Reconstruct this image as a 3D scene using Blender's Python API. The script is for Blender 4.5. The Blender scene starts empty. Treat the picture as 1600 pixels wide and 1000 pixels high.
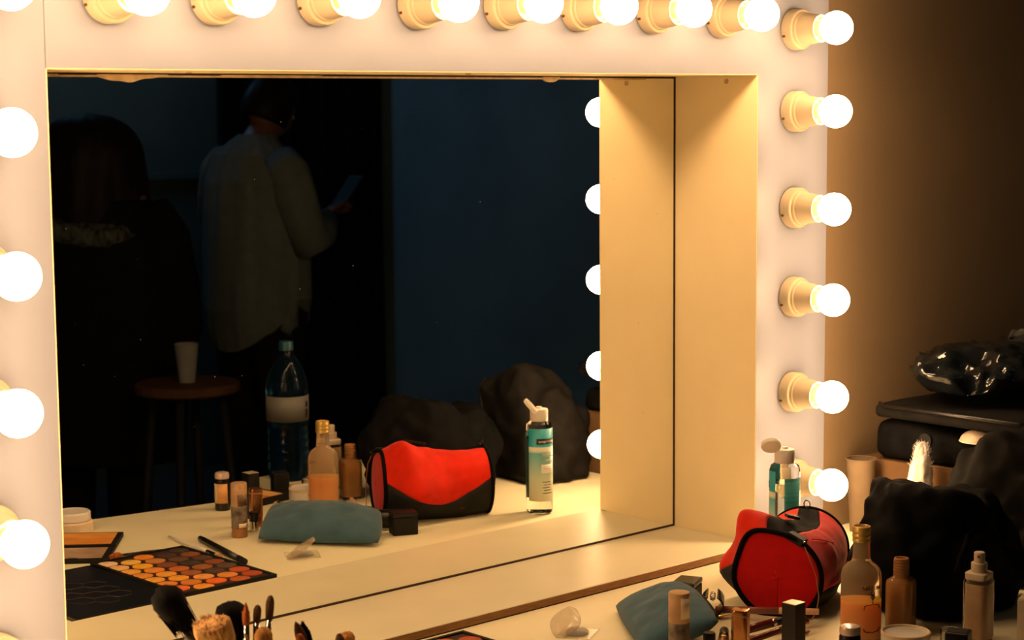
import bpy, bmesh, math, random
from mathutils import Vector, Matrix, noise
from mathutils.bvhtree import BVHTree
from math import sin, cos, pi, radians, exp, sqrt
random.seed(7)
S = bpy.context.scene
COL = S.collection
Z0 = 0.775            # height of the mirror ledge above the floor
TT = Z0 - 0.015       # height of the counter top
D = 0.194             # depth of the mirror recess
HO = 0.831            # height of the opening
WO = 1.373            # width of the opening

# ------------------------------------------------------------------ camera
cam_d = bpy.data.cameras.new('camera'); cam = bpy.data.objects.new('camera', cam_d); COL.objects.link(cam)
YAW, PITCH, ROLL = 0.7459325, 0.1141004, -0.0078413
fwd = Vector((sin(YAW)*cos(PITCH), cos(YAW)*cos(PITCH), -sin(PITCH)))
rgt0 = Vector((cos(YAW), -sin(YAW), 0)); up0 = rgt0.cross(fwd)
rgt = rgt0*cos(ROLL) + up0*sin(ROLL); upv = up0*cos(ROLL) - rgt0*sin(ROLL)
mw = Matrix((rgt, upv, -fwd)).transposed().to_4x4(); mw.translation = Vector((-2.5413, -2.1141, 0.7805+Z0))
cam.matrix_world = mw
cam_d.sensor_fit = 'HORIZONTAL'; cam_d.sensor_width = 36; cam_d.lens = 2917.288/1600*36
cam_d.dof.use_dof = True; cam_d.dof.focus_distance = 3.0; cam_d.dof.aperture_fstop = 8.0
cam_d.clip_start = 0.05
S.camera = cam
# ------------------------------------------------------------------ world, light, exposure
wd = bpy.data.worlds.new('world'); S.world = wd; wd.use_nodes = True
wd.node_tree.nodes['Background'].inputs[0].default_value = (0.2, 0.45, 0.6, 1)
wd.node_tree.nodes['Background'].inputs[1].default_value = 0.004
def area(name, loc, target, size, power, col):
    l = bpy.data.lights.new(name, 'AREA'); l.size = size; l.energy = power; l.color = col
    o = bpy.data.objects.new(name, l); COL.objects.link(o); o.location = loc
    o.rotation_euler = (Vector(target)-Vector(loc)).to_track_quat('-Z', 'Y').to_euler(); return o
area('cool_fill_lamp', (0.9, -3.9, 2.5), (2.9, -3.6, 1.25), 0.5, 4.0, (0.25, 0.6, 1.0))  # added cool fill lamp, out of view, tints the blue grey wall and blacks
S.view_settings.view_transform = 'Standard'; S.view_settings.look = 'None'
S.view_settings.exposure = 0.0; S.view_settings.gamma = 1.0; S.view_settings.use_curve_mapping = False
BULB = 61.0
BULB_COL = (1.0, 0.605, 0.30)

# ------------------------------------------------------------------ materials
def mat(name, col, rough=0.5, metal=0.0, var=0.12, nscale=30.0, bump=0.0, bscale=200.0, trans=0.0, ior=1.45,
        spec=0.5, sheen=0.0, col2=None, alpha=1.0, coat=0.0, stretch=None):
    m = bpy.data.materials.new(name); m.use_nodes = True
    nt = m.node_tree; b = nt.nodes['Principled BSDF']
    tc = nt.nodes.new('ShaderNodeTexCoord'); mp = nt.nodes.new('ShaderNodeMapping')
    nt.links.new(tc.outputs['Object'], mp.inputs[0])
    if stretch: mp.inputs['Scale'].default_value = stretch
    n = nt.nodes.new('ShaderNodeTexNoise'); n.inputs['Scale'].default_value = nscale; n.inputs['Detail'].default_value = 4
    nt.links.new(mp.outputs[0], n.inputs['Vector'])
    r = nt.nodes.new('ShaderNodeMix'); r.data_type = 'RGBA'
    c2 = col2 if col2 else tuple(c*(1-var) for c in col)
    r.inputs[6].default_value = (*col, 1); r.inputs[7].default_value = (*c2, 1)
    rm = nt.nodes.new('ShaderNodeMapRange'); rm.inputs[1].default_value = 0.35; rm.inputs[2].default_value = 0.65
    nt.links.new(n.outputs[0], rm.inputs[0]); nt.links.new(rm.outputs[0], r.inputs[0])
    nt.links.new(r.outputs[2], b.inputs['Base Color'])
    b.inputs['Roughness'].default_value = rough; b.inputs['Metallic'].default_value = metal
    b.inputs['IOR'].default_value = ior; b.inputs['Transmission Weight'].default_value = trans
    b.inputs['Specular IOR Level'].default_value = spec; b.inputs['Alpha'].default_value = alpha
    b.inputs['Coat Weight'].default_value = coat
    if sheen: b.inputs['Sheen Weight'].default_value = sheen; b.inputs['Sheen Roughness'].default_value = 0.5
    if bump:
        n2 = nt.nodes.new('ShaderNodeTexNoise'); n2.inputs['Scale'].default_value = bscale; n2.inputs['Detail'].default_value = 3
        nt.links.new(mp.outputs[0], n2.inputs['Vector'])
        bp = nt.nodes.new('ShaderNodeBump'); bp.inputs['Strength'].default_value = bump; bp.inputs['Distance'].default_value = 0.002
        nt.links.new(n2.outputs[0], bp.inputs['Height']); nt.links.new(bp.outputs[0], b.inputs['Normal'])
    return m
def emit(name, col, strength):
    m = bpy.data.materials.new(name); m.use_nodes = True; b = m.node_tree.nodes['Principled BSDF']
    b.inputs['Base Color'].default_value = (0.9, 0.9, 0.9, 1); b.inputs['Roughness'].default_value = 0.3
    b.inputs['Emission Color'].default_value = (*col, 1); b.inputs['Emission Strength'].default_value = strength
    return m
M = {}
M['face'] = mat('white_paint', (0.265, 0.28, 0.345), 0.5, var=0.05, nscale=6, bump=0.05, bscale=400)
M['recess'] = mat('cream_laminate', (0.92, 0.775, 0.475), 0.5, var=0.05, nscale=8, bump=0.05, bscale=500)
M['ledge'] = mat('cream_ledge_laminate', (0.74, 0.69, 0.50), 0.36, spec=0.35, var=0.05, nscale=9, bump=0.04, bscale=500)
M['counter'] = mat('cream_counter_laminate', (0.88, 0.82, 0.57), 0.42, var=0.07, nscale=7, bump=0.05, bscale=400)
M['ply'] = mat('bare_board_edge', (0.36, 0.17, 0.05), 0.6, var=0.35, nscale=14, stretch=(3, 1, 40))
M['seam'] = mat('dark_seam_and_shadow', (0.05, 0.025, 0.01), 0.7, var=0.5, nscale=60)
M['holder'] = mat('cream_bakelite', (0.50, 0.41, 0.27), 0.5, spec=0.25, var=0.05, nscale=20)
M['hole'] = mat('dark_brown_hole', (0.12, 0.045, 0.012), 0.7)
M['screw'] = mat('painted_screw', (0.6, 0.43, 0.24), 0.4, metal=0.2)
M['bulb'] = emit('glowing_opal_glass', BULB_COL, BULB)
M['tape'] = mat('peeling_tape', (0.8, 0.62, 0.36), 0.6, var=0.3, nscale=50)
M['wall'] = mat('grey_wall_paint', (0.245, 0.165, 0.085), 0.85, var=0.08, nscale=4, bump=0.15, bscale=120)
M['wall_olive'] = mat('olive_grey_wall_paint', (0.08, 0.12, 0.11), 0.9, var=0.15, nscale=3, bump=0.15, bscale=100)
M['wall_blue'] = mat('blue_grey_wall_paint', (0.11, 0.20, 0.24), 0.9, var=0.3, nscale=1.5, bump=0.1, bscale=100)
M['floor'] = mat('dark_floor', (0.05, 0.045, 0.04), 0.7, var=0.3, nscale=3)
M['ceil'] = mat('dark_ceiling', (0.10, 0.10, 0.10), 0.9)
M['blackfab'] = mat('black_fabric', (0.0055, 0.0055, 0.006), 0.8, spec=0.08, var=0.5, nscale=40, bump=0.4, bscale=700, sheen=0.0)
M['greyfab'] = mat('charcoal_fabric', (0.014, 0.013, 0.012), 0.8, spec=0.08, var=0.4, nscale=30, bump=0.4, bscale=700, sheen=0.0)
M['curtain'] = mat('black_curtain', (0.008, 0.008, 0.009), 0.95, spec=0.08, var=0.4, nscale=10)
M['red'] = mat('red_nylon', (0.60, 0.004, 0.004), 0.7, spec=0.12, var=0.18, nscale=25, bump=0.3, bscale=900, sheen=0.15)
M['redin'] = mat('orange_red_lining', (0.74, 0.022, 0.004), 0.6, spec=0.08, var=0.2, nscale=25, bump=0.3, bscale=700, sheen=0.1)
M['darkgrey'] = mat('dark_grey_nylon', (0.012, 0.012, 0.011), 0.7, spec=0.25, var=0.3, nscale=40, bump=0.3, bscale=900)
M['black'] = mat('black_plastic', (0.010, 0.009, 0.009), 0.3, var=0.3, nscale=30)
M['blackmatt'] = mat('matt_black_plastic', (0.013, 0.012, 0.011), 0.6, spec=0.25, var=0.3, nscale=30)
M['pouch'] = mat('dusty_blue_suede', (0.058, 0.125, 0.175), 0.9, spec=0.08, var=0.22, nscale=28, bump=0.35, bscale=600, sheen=0.2)
M['gold'] = mat('brass_gold', (0.85, 0.55, 0.16), 0.25, metal=1.0, var=0.15, nscale=40)
M['goldplastic'] = mat('gold_plastic_cap', (0.75, 0.50, 0.14), 0.3, metal=0.5, var=0.15, nscale=40)
M['copper'] = mat('brown_copper_metal', (0.55, 0.25, 0.09), 0.22, metal=0.9, var=0.2, nscale=30)
M['chrome'] = mat('worn_chrome', (0.7, 0.66, 0.6), 0.15, metal=1.0)
M['white'] = mat('white_plastic', (0.80, 0.76, 0.70), 0.35, var=0.05)
M['beige'] = mat('beige_plastic', (0.62, 0.50, 0.37), 0.4, var=0.08)
M['glass'] = mat('clear_glass', (0.95, 0.97, 0.96), 0.02, var=0.02, trans=1.0, ior=1.4)
M['plastic_clear'] = mat('clear_plastic', (0.96, 0.97, 0.96), 0.05, var=0.02, trans=1.0, ior=1.2)
M['frosted'] = mat('frosted_glass', (0.96, 0.76, 0.50), 0.17, var=0.06, nscale=20, trans=0.80, ior=1.08)
M['oil'] = mat('orange_liquid', (1.0, 0.36, 0.003), 0.3, var=0.1, nscale=30, trans=0.5, ior=1.3)
_o = M['oil'].node_tree.nodes['Principled BSDF']
_o.inputs['Transmission Weight'].default_value = 0.0; _o.inputs['Subsurface Weight'].default_value = 0.9
_o.inputs['Subsurface Radius'].default_value = (1.0, 0.38, 0.04); _o.inputs['Subsurface Scale'].default_value = 0.09
M['foundation'] = mat('tan_foundation', (0.60, 0.30, 0.10), 0.35, var=0.12, nscale=40)
M['foundation_pale'] = mat('pale_foundation', (0.70, 0.46, 0.26), 0.35, var=0.10, nscale=40)
M['bronze'] = mat('bronze_brown_plastic', (0.34, 0.15, 0.05), 0.35, var=0.15)
M['ink'] = mat('black_ink', (0.015, 0.012, 0.012), 0.6)
M['whiteink'] = mat('white_ink', (0.82, 0.84, 0.82), 0.6)
M['pale_print'] = mat('pale_green_ink', (0.45, 0.56, 0.46), 0.6)
M['cream'] = mat('cream_powder', (0.82, 0.66, 0.46), 0.7, var=0.1, nscale=60)
M['peach'] = mat('peach_plastic', (0.82, 0.50, 0.34), 0.35)
M['darkred'] = mat('dark_red_gloss', (0.14, 0.02, 0.015), 0.15, var=0.3)
M['rose'] = mat('dusty_rose_plastic', (0.30, 0.10, 0.075), 0.3, var=0.2)
M['bristle_dark'] = mat('black_bristles', (0.004, 0.003, 0.003), 0.8, spec=0.08, var=0.6, nscale=200, stretch=(1, 1, 0.1))
M['bristle_cream'] = mat('cream_bristles', (0.66, 0.40, 0.17), 0.8, spec=0.08, col2=(0.30, 0.14, 0.05), nscale=150, stretch=(1, 1, 0.08))
M['bristle_tan'] = mat('tan_bristles', (0.50, 0.24, 0.07), 0.8, spec=0.08, col2=(0.22, 0.09, 0.03), nscale=150, stretch=(1, 1, 0.1))
M['bristle_rust'] = mat('rust_bristles', (0.45, 0.13, 0.03), 0.8, spec=0.08, col2=(0.15, 0.04, 0.015), nscale=150, stretch=(1, 1, 0.1))
M['bristle_brown'] = mat('brown_bristles', (0.12, 0.06, 0.03), 0.8, spec=0.08, col2=(0.04, 0.02, 0.01), nscale=150, stretch=(1, 1, 0.1))
M['handle'] = mat('black_lacquer', (0.014, 0.012, 0.011), 0.2)
M['cardboard'] = mat('brown_cardboard', (0.15, 0.085, 0.04), 0.8, spec=0.08, var=0.2, nscale=20)
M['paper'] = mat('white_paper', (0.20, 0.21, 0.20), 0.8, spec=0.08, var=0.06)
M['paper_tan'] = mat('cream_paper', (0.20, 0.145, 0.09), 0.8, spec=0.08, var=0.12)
M['cotton'] = mat('white_cotton', (0.88, 0.82, 0.74), 0.95, var=0.1, nscale=90, bump=0.5, bscale=300, sheen=0.3)
M['wrap'] = mat('black_shiny_wrap', (0.010, 0.013, 0.015), 0.09, var=0.5, nscale=15, bump=0.5, bscale=60, coat=0.5)
M['wrap_clear'] = mat('clear_crinkled_wrap', (0.8, 0.8, 0.75), 0.1, trans=0.85, ior=1.2, bump=0.6, bscale=80)
M['skin'] = mat('brown_skin', (0.11, 0.05, 0.032), 0.55, var=0.12, nscale=30)
M['hair'] = mat('dark_hair', (0.010, 0.008, 0.007), 0.5, spec=0.08, var=0.5, nscale=60, stretch=(1, 1, 0.1), bump=0.5, bscale=120)
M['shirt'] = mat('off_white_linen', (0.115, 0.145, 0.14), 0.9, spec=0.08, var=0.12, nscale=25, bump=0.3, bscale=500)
M['trousers'] = mat('black_trousers', (0.010, 0.010, 0.011), 0.9, spec=0.08)
M['coat'] = mat('black_padded_coat', (0.006, 0.006, 0.007), 0.8, spec=0.08, var=0.4)
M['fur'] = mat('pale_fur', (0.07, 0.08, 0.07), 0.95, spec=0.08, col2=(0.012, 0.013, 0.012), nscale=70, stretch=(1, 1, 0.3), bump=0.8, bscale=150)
M['wood'] = mat('brown_wood', (0.10, 0.05, 0.025), 0.6, spec=0.08, var=0.4, nscale=8, stretch=(1, 8, 1))
M['metal_dark'] = mat('dark_metal', (0.012, 0.012, 0.012), 0.6, spec=0.15)
M['blue_pet'] = mat('blue_tinted_plastic', (0.035, 0.11, 0.20), 0.03, trans=0.95, ior=1.2)
M['teal_cap'] = mat('teal_plastic', (0.008, 0.06, 0.085), 0.4)
M['grey_label'] = mat('grey_white_label', (0.13, 0.13, 0.12), 0.6, var=0.1)
M['screen'] = emit('phone_screen_glow', (0.1, 0.5, 0.8), 0.004); M['screen'].node_tree.nodes['Principled BSDF'].inputs['Specular IOR Level'].default_value = 0.02; M['screen'].node_tree.nodes['Principled BSDF'].inputs['Base Color'].default_value = (0.01, 0.01, 0.012, 1)
M['film'] = mat('thin_clear_film', (0.85, 0.80, 0.70), 0.08, alpha=0.16, spec=0.6)
M['eye'] = mat('eye_white', (0.7, 0.66, 0.6), 0.2)

def mirror_mat():
    m = bpy.data.materials.new('mirror_silvering'); m.use_nodes = True
    b = m.node_tree.nodes['Principled BSDF']; b.inputs['Metallic'].default_value = 1; b.inputs['Roughness'].default_value = 0.0
    n = m.node_tree.nodes.new('ShaderNodeTexNoise'); n.inputs['Scale'].default_value = 3
    cr = m.node_tree.nodes.new('ShaderNodeValToRGB'); cr.color_ramp.elements[0].color = (0.94, 0.945, 0.90, 1); cr.color_ramp.elements[1].color = (0.95, 0.95, 0.91, 1)
    m.node_tree.links.new(n.outputs[0], cr.inputs[0]); m.node_tree.links.new(cr.outputs[0], b.inputs['Base Color'])
    b.inputs['Specular Tint'].default_value = (0.9, 0.93, 0.9, 1)
    return m
M['mirror'] = mirror_mat()
def label_mat():
    m = bpy.data.materials.new('teal_gradient_label'); m.use_nodes = True; nt = m.node_tree; b = nt.nodes['Principled BSDF']
    tc = nt.nodes.new('ShaderNodeTexCoord'); sx = nt.nodes.new('ShaderNodeSeparateXYZ'); nt.links.new(tc.outputs['Object'], sx.inputs[0])
    mr = nt.nodes.new('ShaderNodeMapRange'); mr.inputs[1].default_value = 0.03; mr.inputs[2].default_value = 0.17
    nt.links.new(sx.outputs[2], mr.inputs[0])
    cr = nt.nodes.new('ShaderNodeValToRGB'); e = cr.color_ramp.elements
    e[0].color = (0.62, 0.60, 0.46, 1); e[0].position = 0.0; e[1].color = (0.02, 0.34, 0.42, 1); e[1].position = 1.0
    for p, c in ((0.3, (0.50, 0.62, 0.52, 1)), (0.66, (0.10, 0.42, 0.46, 1)), (0.70, (0.70, 0.70, 0.56, 1)), (0.745, (0.70, 0.70, 0.56, 1)), (0.755, (0.02, 0.34, 0.42, 1))):
        q = e.new(p); q.color = c
    nt.links.new(mr.outputs[0], cr.inputs[0]); nt.links.new(cr.outputs[0], b.inputs['Base Color']); b.inputs['Roughness'].default_value = 0.4
    return m
M['teal_label'] = label_mat()
M['teal_back'] = mat('teal_back_label', (0.02, 0.20, 0.20), 0.5, col2=(0.05, 0.28, 0.26), nscale=4, stretch=(1, 1, 60))

# ------------------------------------------------------------------ mesh helpers
def tomesh(name, vs, fs, smooth=True):
    me = bpy.data.meshes.new(name); me.from_pydata([tuple(v) for v in vs], [], fs); me.update()
    bm = bmesh.new(); bm.from_mesh(me); bmesh.ops.recalc_face_normals(bm, faces=bm.faces); bm.to_mesh(me); bm.free()
    if smooth:
        for p in me.polygons: p.use_smooth = True
    return me
def bm_mesh(bm, name='m', smooth=False):
    me = bpy.data.meshes.new(name); bmesh.ops.recalc_face_normals(bm, faces=bm.faces); bm.to_mesh(me); bm.free()
    if smooth:
        for p in me.polygons: p.use_smooth = True
    return me
def box(x0, x1, y0, y1, z0, z1, bev=0.0, seg=2):
    bm = bmesh.new(); bmesh.ops.create_cube(bm, size=1)
    for v in bm.verts:
        v.co = Vector((x0+(v.co.x+.5)*(x1-x0), y0+(v.co.y+.5)*(y1-y0), z0+(v.co.z+.5)*(z1-z0)))
    if bev: bmesh.ops.bevel(bm, geom=bm.edges[:], offset=bev, segments=seg, profile=.5, affect='EDGES')
    return bm_mesh(bm)
def lathe(prof, seg=40, n=2.0, rot=0.0, ry=1.0, sharp=True):
    """profile of (radius, z), closed at the ends; n>2 gives a rounded square plan"""
    vs, fs = [], []
    def rad(a):
        if n == 2: return 1.0
        return (abs(cos(a))**n + abs(sin(a))**n)**(-1.0/n)
    for r, z in prof:
        for k in range(seg):
            a = 2*pi*k/seg; q = r*rad(a); vs.append((q*cos(a+rot), q*sin(a+rot)*ry, z))
    for i in range(len(prof)-1):
        for k in range(seg):
            k2 = (k+1) % seg; fs.append((i*seg+k, i*seg+k2, (i+1)*seg+k2, (i+1)*seg+k))
    if prof[0][0] > 1e-5: fs.append(tuple(range(seg))[::-1])
    if prof[-1][0] > 1e-5: fs.append(tuple((len(prof)-1)*seg+k for k in range(seg)))
    me = tomesh('lathe', vs, fs)
    bm = bmesh.new(); bm.from_mesh(me); bmesh.ops.remove_doubles(bm, verts=bm.verts, dist=1e-6)
    for e in bm.edges:
        if len(e.link_faces) == 2 and e.calc_face_angle(0) > 0.6: e.smooth = False
    bm.to_mesh(me); bm.free()
    return me
def tube(pts, rad, seg=10, caps=True, flat=1.0):
    pts = [Vector(p) for p in pts]; n = len(pts)
    rs = rad if isinstance(rad, (list, tuple)) else [rad]*n
    vs, fs = [], []; prev = None
    for i, p in enumerate(pts):
        t = (pts[min(i+1, n-1)] - pts[max(i-1, 0)]).normalized()
        if prev is None: prev = t.orthogonal().normalized()
        u = (prev - t*prev.dot(t)); u = u.normalized() if u.length > 1e-6 else t.orthogonal().normalized(); prev = u
        w = t.cross(u)
        for k in range(seg):
            a = 2*pi*k/seg; vs.append(p + (u*cos(a) + w*sin(a)*flat)*rs[i])
    for i in range(n-1):
        for k in range(seg):
            k2 = (k+1) % seg; fs.append((i*seg+k, i*seg+k2, (i+1)*seg+k2, (i+1)*seg+k))
    if caps: fs.append(tuple(range(seg))[::-1]); fs.append(tuple((n-1)*seg+k for k in range(seg)))
    return tomesh('tube', vs, fs)
def grid(f, nu, nv, closed_u=False, capends=False):
    vs, fs = [], []
    for j in range(nv+1):
        for i in range(nu if closed_u else nu+1): vs.append(f(i/nu, j/nv))
    w = nu if closed_u else nu+1
    for j in range(nv):
        for i in range(nu):
            i2 = (i+1) % w if closed_u else i+1; fs.append((j*w+i, j*w+i2, (j+1)*w+i2, (j+1)*w+i))
    if capends and closed_u: fs.append(tuple(range(w))[::-1]); fs.append(tuple(nv*w+i for i in range(w)))
    return tomesh('grid', vs, fs)
def solidify(me, t):
    bm = bmesh.new(); bm.from_mesh(me); bmesh.ops.remove_doubles(bm, verts=bm.verts, dist=1e-6); bmesh.ops.solidify(bm, geom=bm.faces[:], thickness=t); bm.to_mesh(me); bm.free(); return me
def torus(R, r, segR=40, segr=8, arc=2*pi, start=0.0):
    full = arc > 6.28; n = segR if full else segR+1
    vs, fs = [], []
    for i in range(n):
        a = start+arc*i/segR
        for k in range(segr):
            b = 2*pi*k/segr; vs.append(((R+r*cos(b))*cos(a), (R+r*cos(b))*sin(a), r*sin(b)))
    for i in range(segR if full else segR):
        i2 = (i+1) % n
        for k in range(segr):
            k2 = (k+1) % segr; fs.append((i*segr+k, i2*segr+k, i2*segr+k2, i*segr+k2))
    return tomesh('torus', vs, fs)
def xform(me, mx): me.transform(mx); return me
def join(*ms):
    bm = bmesh.new()
    for m in ms: bm.from_mesh(m)
    me = bpy.data.meshes.new('join'); bm.to_mesh(me); bm.free(); return me
def T(x, y, z): return Matrix.Translation((x, y, z))
def RX(a): return Matrix.Rotation(a, 4, 'X')
def RY(a): return Matrix.Rotation(a, 4, 'Y')
def RZ(a): return Matrix.Rotation(a, 4, 'Z')
def fbm(p, s, o=3):
    v = 0; a = 1
    for k in range(o): v += a*noise.noise(Vector(p)*s*(2**k)); a *= .5
    return v

# ------------------------------------------------------------------ object helpers
def thing(name, label, cat, loc=(0, 0, 0), rotz=0.0, group=None):
    o = bpy.data.objects.new(name, None); COL.objects.link(o); o.location = loc; o.rotation_euler = (0, 0, rotz)
    o.empty_display_size = 0.02
    o['label'] = label; o['category'] = cat
    if group: o['group'] = group
    return o
def part(name, me, m, parent=None, loc=(0, 0, 0), rot=(0, 0, 0), label=None):
    o = bpy.data.objects.new(name, me); me.name = name; COL.objects.link(o)
    if m is not None: me.materials.clear(); me.materials.append(m)
    o.parent = parent; o.location = loc; o.rotation_euler = rot
    if label: o['label'] = label
    return o
def struct(name, me, m):
    o = part(name, me, m); o['kind'] = 'structure'; return o
def solo(name, me, m, label, cat, loc=(0, 0, 0), rotz=0.0, group=None):
    o = part(name, me, m, None, loc, (0, 0, rotz)); o['label'] = label; o['category'] = cat
    if group: o['group'] = group
    return o
def copy_tree(o, parent=None):
    c = o.copy(); COL.objects.link(c)
    if parent is not None: c.parent = parent
    for ch in list(o.children): copy_tree(ch, c)
    return c
def text_mesh(s, size, bend=None, extrude=0.0002):
    cu = bpy.data.curves.new('lettering', 'FONT'); cu.body = s; cu.size = size; cu.extrude = extrude
    cu.align_x = 'CENTER'; cu.align_y = 'CENTER'; cu.resolution_u = 3
    ob = bpy.data.objects.new('lettering', cu); COL.objects.link(ob)
    dg = bpy.context.evaluated_depsgraph_get(); me = bpy.data.meshes.new_from_object(ob.evaluated_get(dg))
    bpy.data.objects.remove(ob); bpy.data.curves.remove(cu)
    # upright lettering facing local -y ; bend=(radius) wraps it on a cylinder about z
    for v in me.vertices:
        x, y, z = v.co
        if bend: a = x/bend; v.co = ((bend+z)*sin(a), -(bend+z)*cos(a), y)
        else: v.co = (x, -z, y)
    return me

# ================================================================== SETTING
def quadbox(name, x0, x1, y0, y1, z0, z1, m): return struct(name, box(x0, x1, y0, y1, z0, z1), m)
quadbox('floor', -4.3, 3.0, -4.4, 0.4, -0.05, 0.0, M['floor'])
quadbox('ceiling', -4.3, 3.0, -4.4, 0.4, 2.75, 2.8, M['ceil'])
WY0, WY1 = 0.0192, 0.30
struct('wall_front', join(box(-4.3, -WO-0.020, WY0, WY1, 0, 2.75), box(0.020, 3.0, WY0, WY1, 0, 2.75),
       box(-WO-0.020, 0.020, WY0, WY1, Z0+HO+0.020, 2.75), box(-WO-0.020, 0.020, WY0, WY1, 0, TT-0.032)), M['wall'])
quadbox('wall_back', -4.3, 3.0, -4.4, -4.3, 0, 2.75, M['wall_olive'])
quadbox('wall_right', 2.9, 3.0, -4.3, 0.019, 0, 2.75, M['wall_blue'])
quadbox('wall_left', -4.3, -4.2, -4.3, 0.019, 0, 2.75, M['wall_olive'])

# counter: L-shaped top on panel legs
ct = thing('makeup_counter', 'long cream laminate counter crowded with make-up in front of the lit mirror', 'counter', (0, 0, 0))
poly = [(-2.3, 0.0185), (-2.3, -0.92), (-0.24, -0.612), (-0.24, -0.80), (1.35, -0.80), (1.35, 0.0185), (0.0, 0.0185), (0.0, D+.02), (-WO, D+.02), (-WO, 0.0185)]
bm = bmesh.new(); f = bm.faces.new([bm.verts.new((x, y, TT)) for x, y in poly])
r = bmesh.ops.extrude_face_region(bm, geom=[f])
bmesh.ops.translate(bm, verts=[v for v in r['geom'] if isinstance(v, bmesh.types.BMVert)], vec=(0, 0, -0.03))
part('counter_top', bm_mesh(bm), M['counter'], ct)
for x in (-2.2, -0.28, 1.25):
    part('panel_leg', box(x-.015, x+.015, -.55, .01, 0, TT-.03), M['counter'], ct)

# ================================================================== VANITY MIRROR
vm = thing('vanity_mirror', 'big white framed vanity mirror set back behind a ledge, ringed with glowing bulbs', 'mirror', (0, 0, TT))
def vp(name, x0, x1, y0, y1, z0, z1, m, bev=0.001, label=None, parent=None):
    return part(name, box(x0, x1, y0, y1, z0-TT, z1-TT, bev, 1), m, parent or vm, label=label)
SW = 0.196
zt = Z0+HO
vp('stile', 0.0013, SW, 0, 0.018, TT, zt+0.22, M['face'], 0)
vp('stile', -WO-SW, -WO-.0013, 0, 0.018, TT, zt+0.22, M['face'])
vp('top_rail', -WO-0.0009, 0.0013, 0.0, 0.018, zt+.0013, zt+0.22, M['face'], 0)
part('side_panel', join(box(0, .018, .0185, D+.02, 0, zt+.018-TT), box(0, .0012, .0005, .0185, 0.0155, zt-TT)), M['recess'], vm)
part('side_panel', join(box(-WO-.018, -WO, .0185, D+.02, 0, zt+.018-TT), box(-WO-.0012, -WO, .0005, .0185, 0.0155, zt-TT)), M['recess'], vm)
part('top_panel', join(box(-WO, 0, .0185, D+.02, zt-TT, zt+.018-TT), box(-WO, 0, .0005, .0185, zt-TT, zt+.0012-TT)), M['recess'], vm)
vp('back_panel', -WO-.018, 0.018, D+0.0205, D+0.028, TT, zt+0.018, M['ply'])
vp('ledge_board', -WO+.001, -.0008, -0.0112, D, TT+0.0005, Z0, M['ledge'])
vp('ledge_edging', -WO+.001, -.0008, -0.0120, -0.0112, TT+0.002, Z0-0.001, M['ply'], 0.0003, 'bare brown board edge')
vp('edge_shadow_strip', -WO+.001, -.0008, -0.0112, -0.0106, TT+0.0001, TT+0.0022, M['seam'], 0)  # dark strip paints in the shadow line under the ledge's front edge
part('mirror_glass', box(-WO+0.002, -0.002, D, D+0.005, Z0-TT+0.002, zt-TT-0.003), M['mirror'], vm)
# dark worn seams round the glass
vp('seam', -WO+.002, -.001, D-0.0012, D, Z0+0.0002, Z0+0.0035, M['seam'], 0)
vp('seam', -0.0032, -0.0003, D-0.0012, D, Z0+.003, zt-.002, M['seam'], 0)
vp('seam', -WO+.002, -.001, D-0.0012, D, zt-0.0035, zt-.0006, M['seam'], 0)
for x, z in ((0.0, 0.821),):
    s = lathe([(0.0045, 0), (0.0045, 0.0012), (0.003, 0.002), (0, 0.002)], 16); xform(s, RY(-pi/2))
    part('screw', s, M['screw'], vm, (x-0.0002, 0.072, Z0+z-TT))
for x, y in ((-0.62, 0.06), (-1.1, 0.10)):
    s = lathe([(0.0045, 0), (0.0045, 0.0012), (0.003, 0.002), (0, 0.002)], 16); xform(s, RX(pi))
    part('screw', s, M['screw'], vm, (x, y, zt-TT))
# peeling strip at the top of the glass
def flake(x0, x1, dz, seed):
    n = 24
    def f(u, v):
        x = x0+(x1-x0)*u
        h = dz*(0.35+0.65*max(0, sin(pi*u))**.7)*(0.75+.5*noise.noise((x*40, seed, 0)))
        return (x, D-0.0016-0.0012*v*sin(pi*u), zt-TT-0.002-h*v)
    return solidify(grid(f, n, 3), 0.0004)
for k, (x0, x1, dz) in enumerate(((-1.368, -1.25, .008), (-1.19, -1.075, .011), (-.985, -.80, .003), (-.335, -.295, .011))):
    part('tape_strip', flake(x0, x1, dz, k*7.3), M['tape'], vm)
vp('tape_strip', -WO+.002, -.08, D-0.0016, D-0.0012, zt-0.006, zt-0.0032, M['tape'], 0)
# specks of dirt on the glass
sp = []
for k in range(46):
    r = random.choice((.0004, .0006, .0009)); x = random.uniform(-1.33, -.03); z = random.uniform(.12, .8)
    sp.append(xform(lathe([(r, 0), (r*.6, r*.5), (0, r*.6)], 6), T(x, D-0.0003, Z0-TT+z) @ RX(pi/2)))
o = part('dust', join(*sp), M['paper'], vm); o['kind'] = 'stuff'

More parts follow.
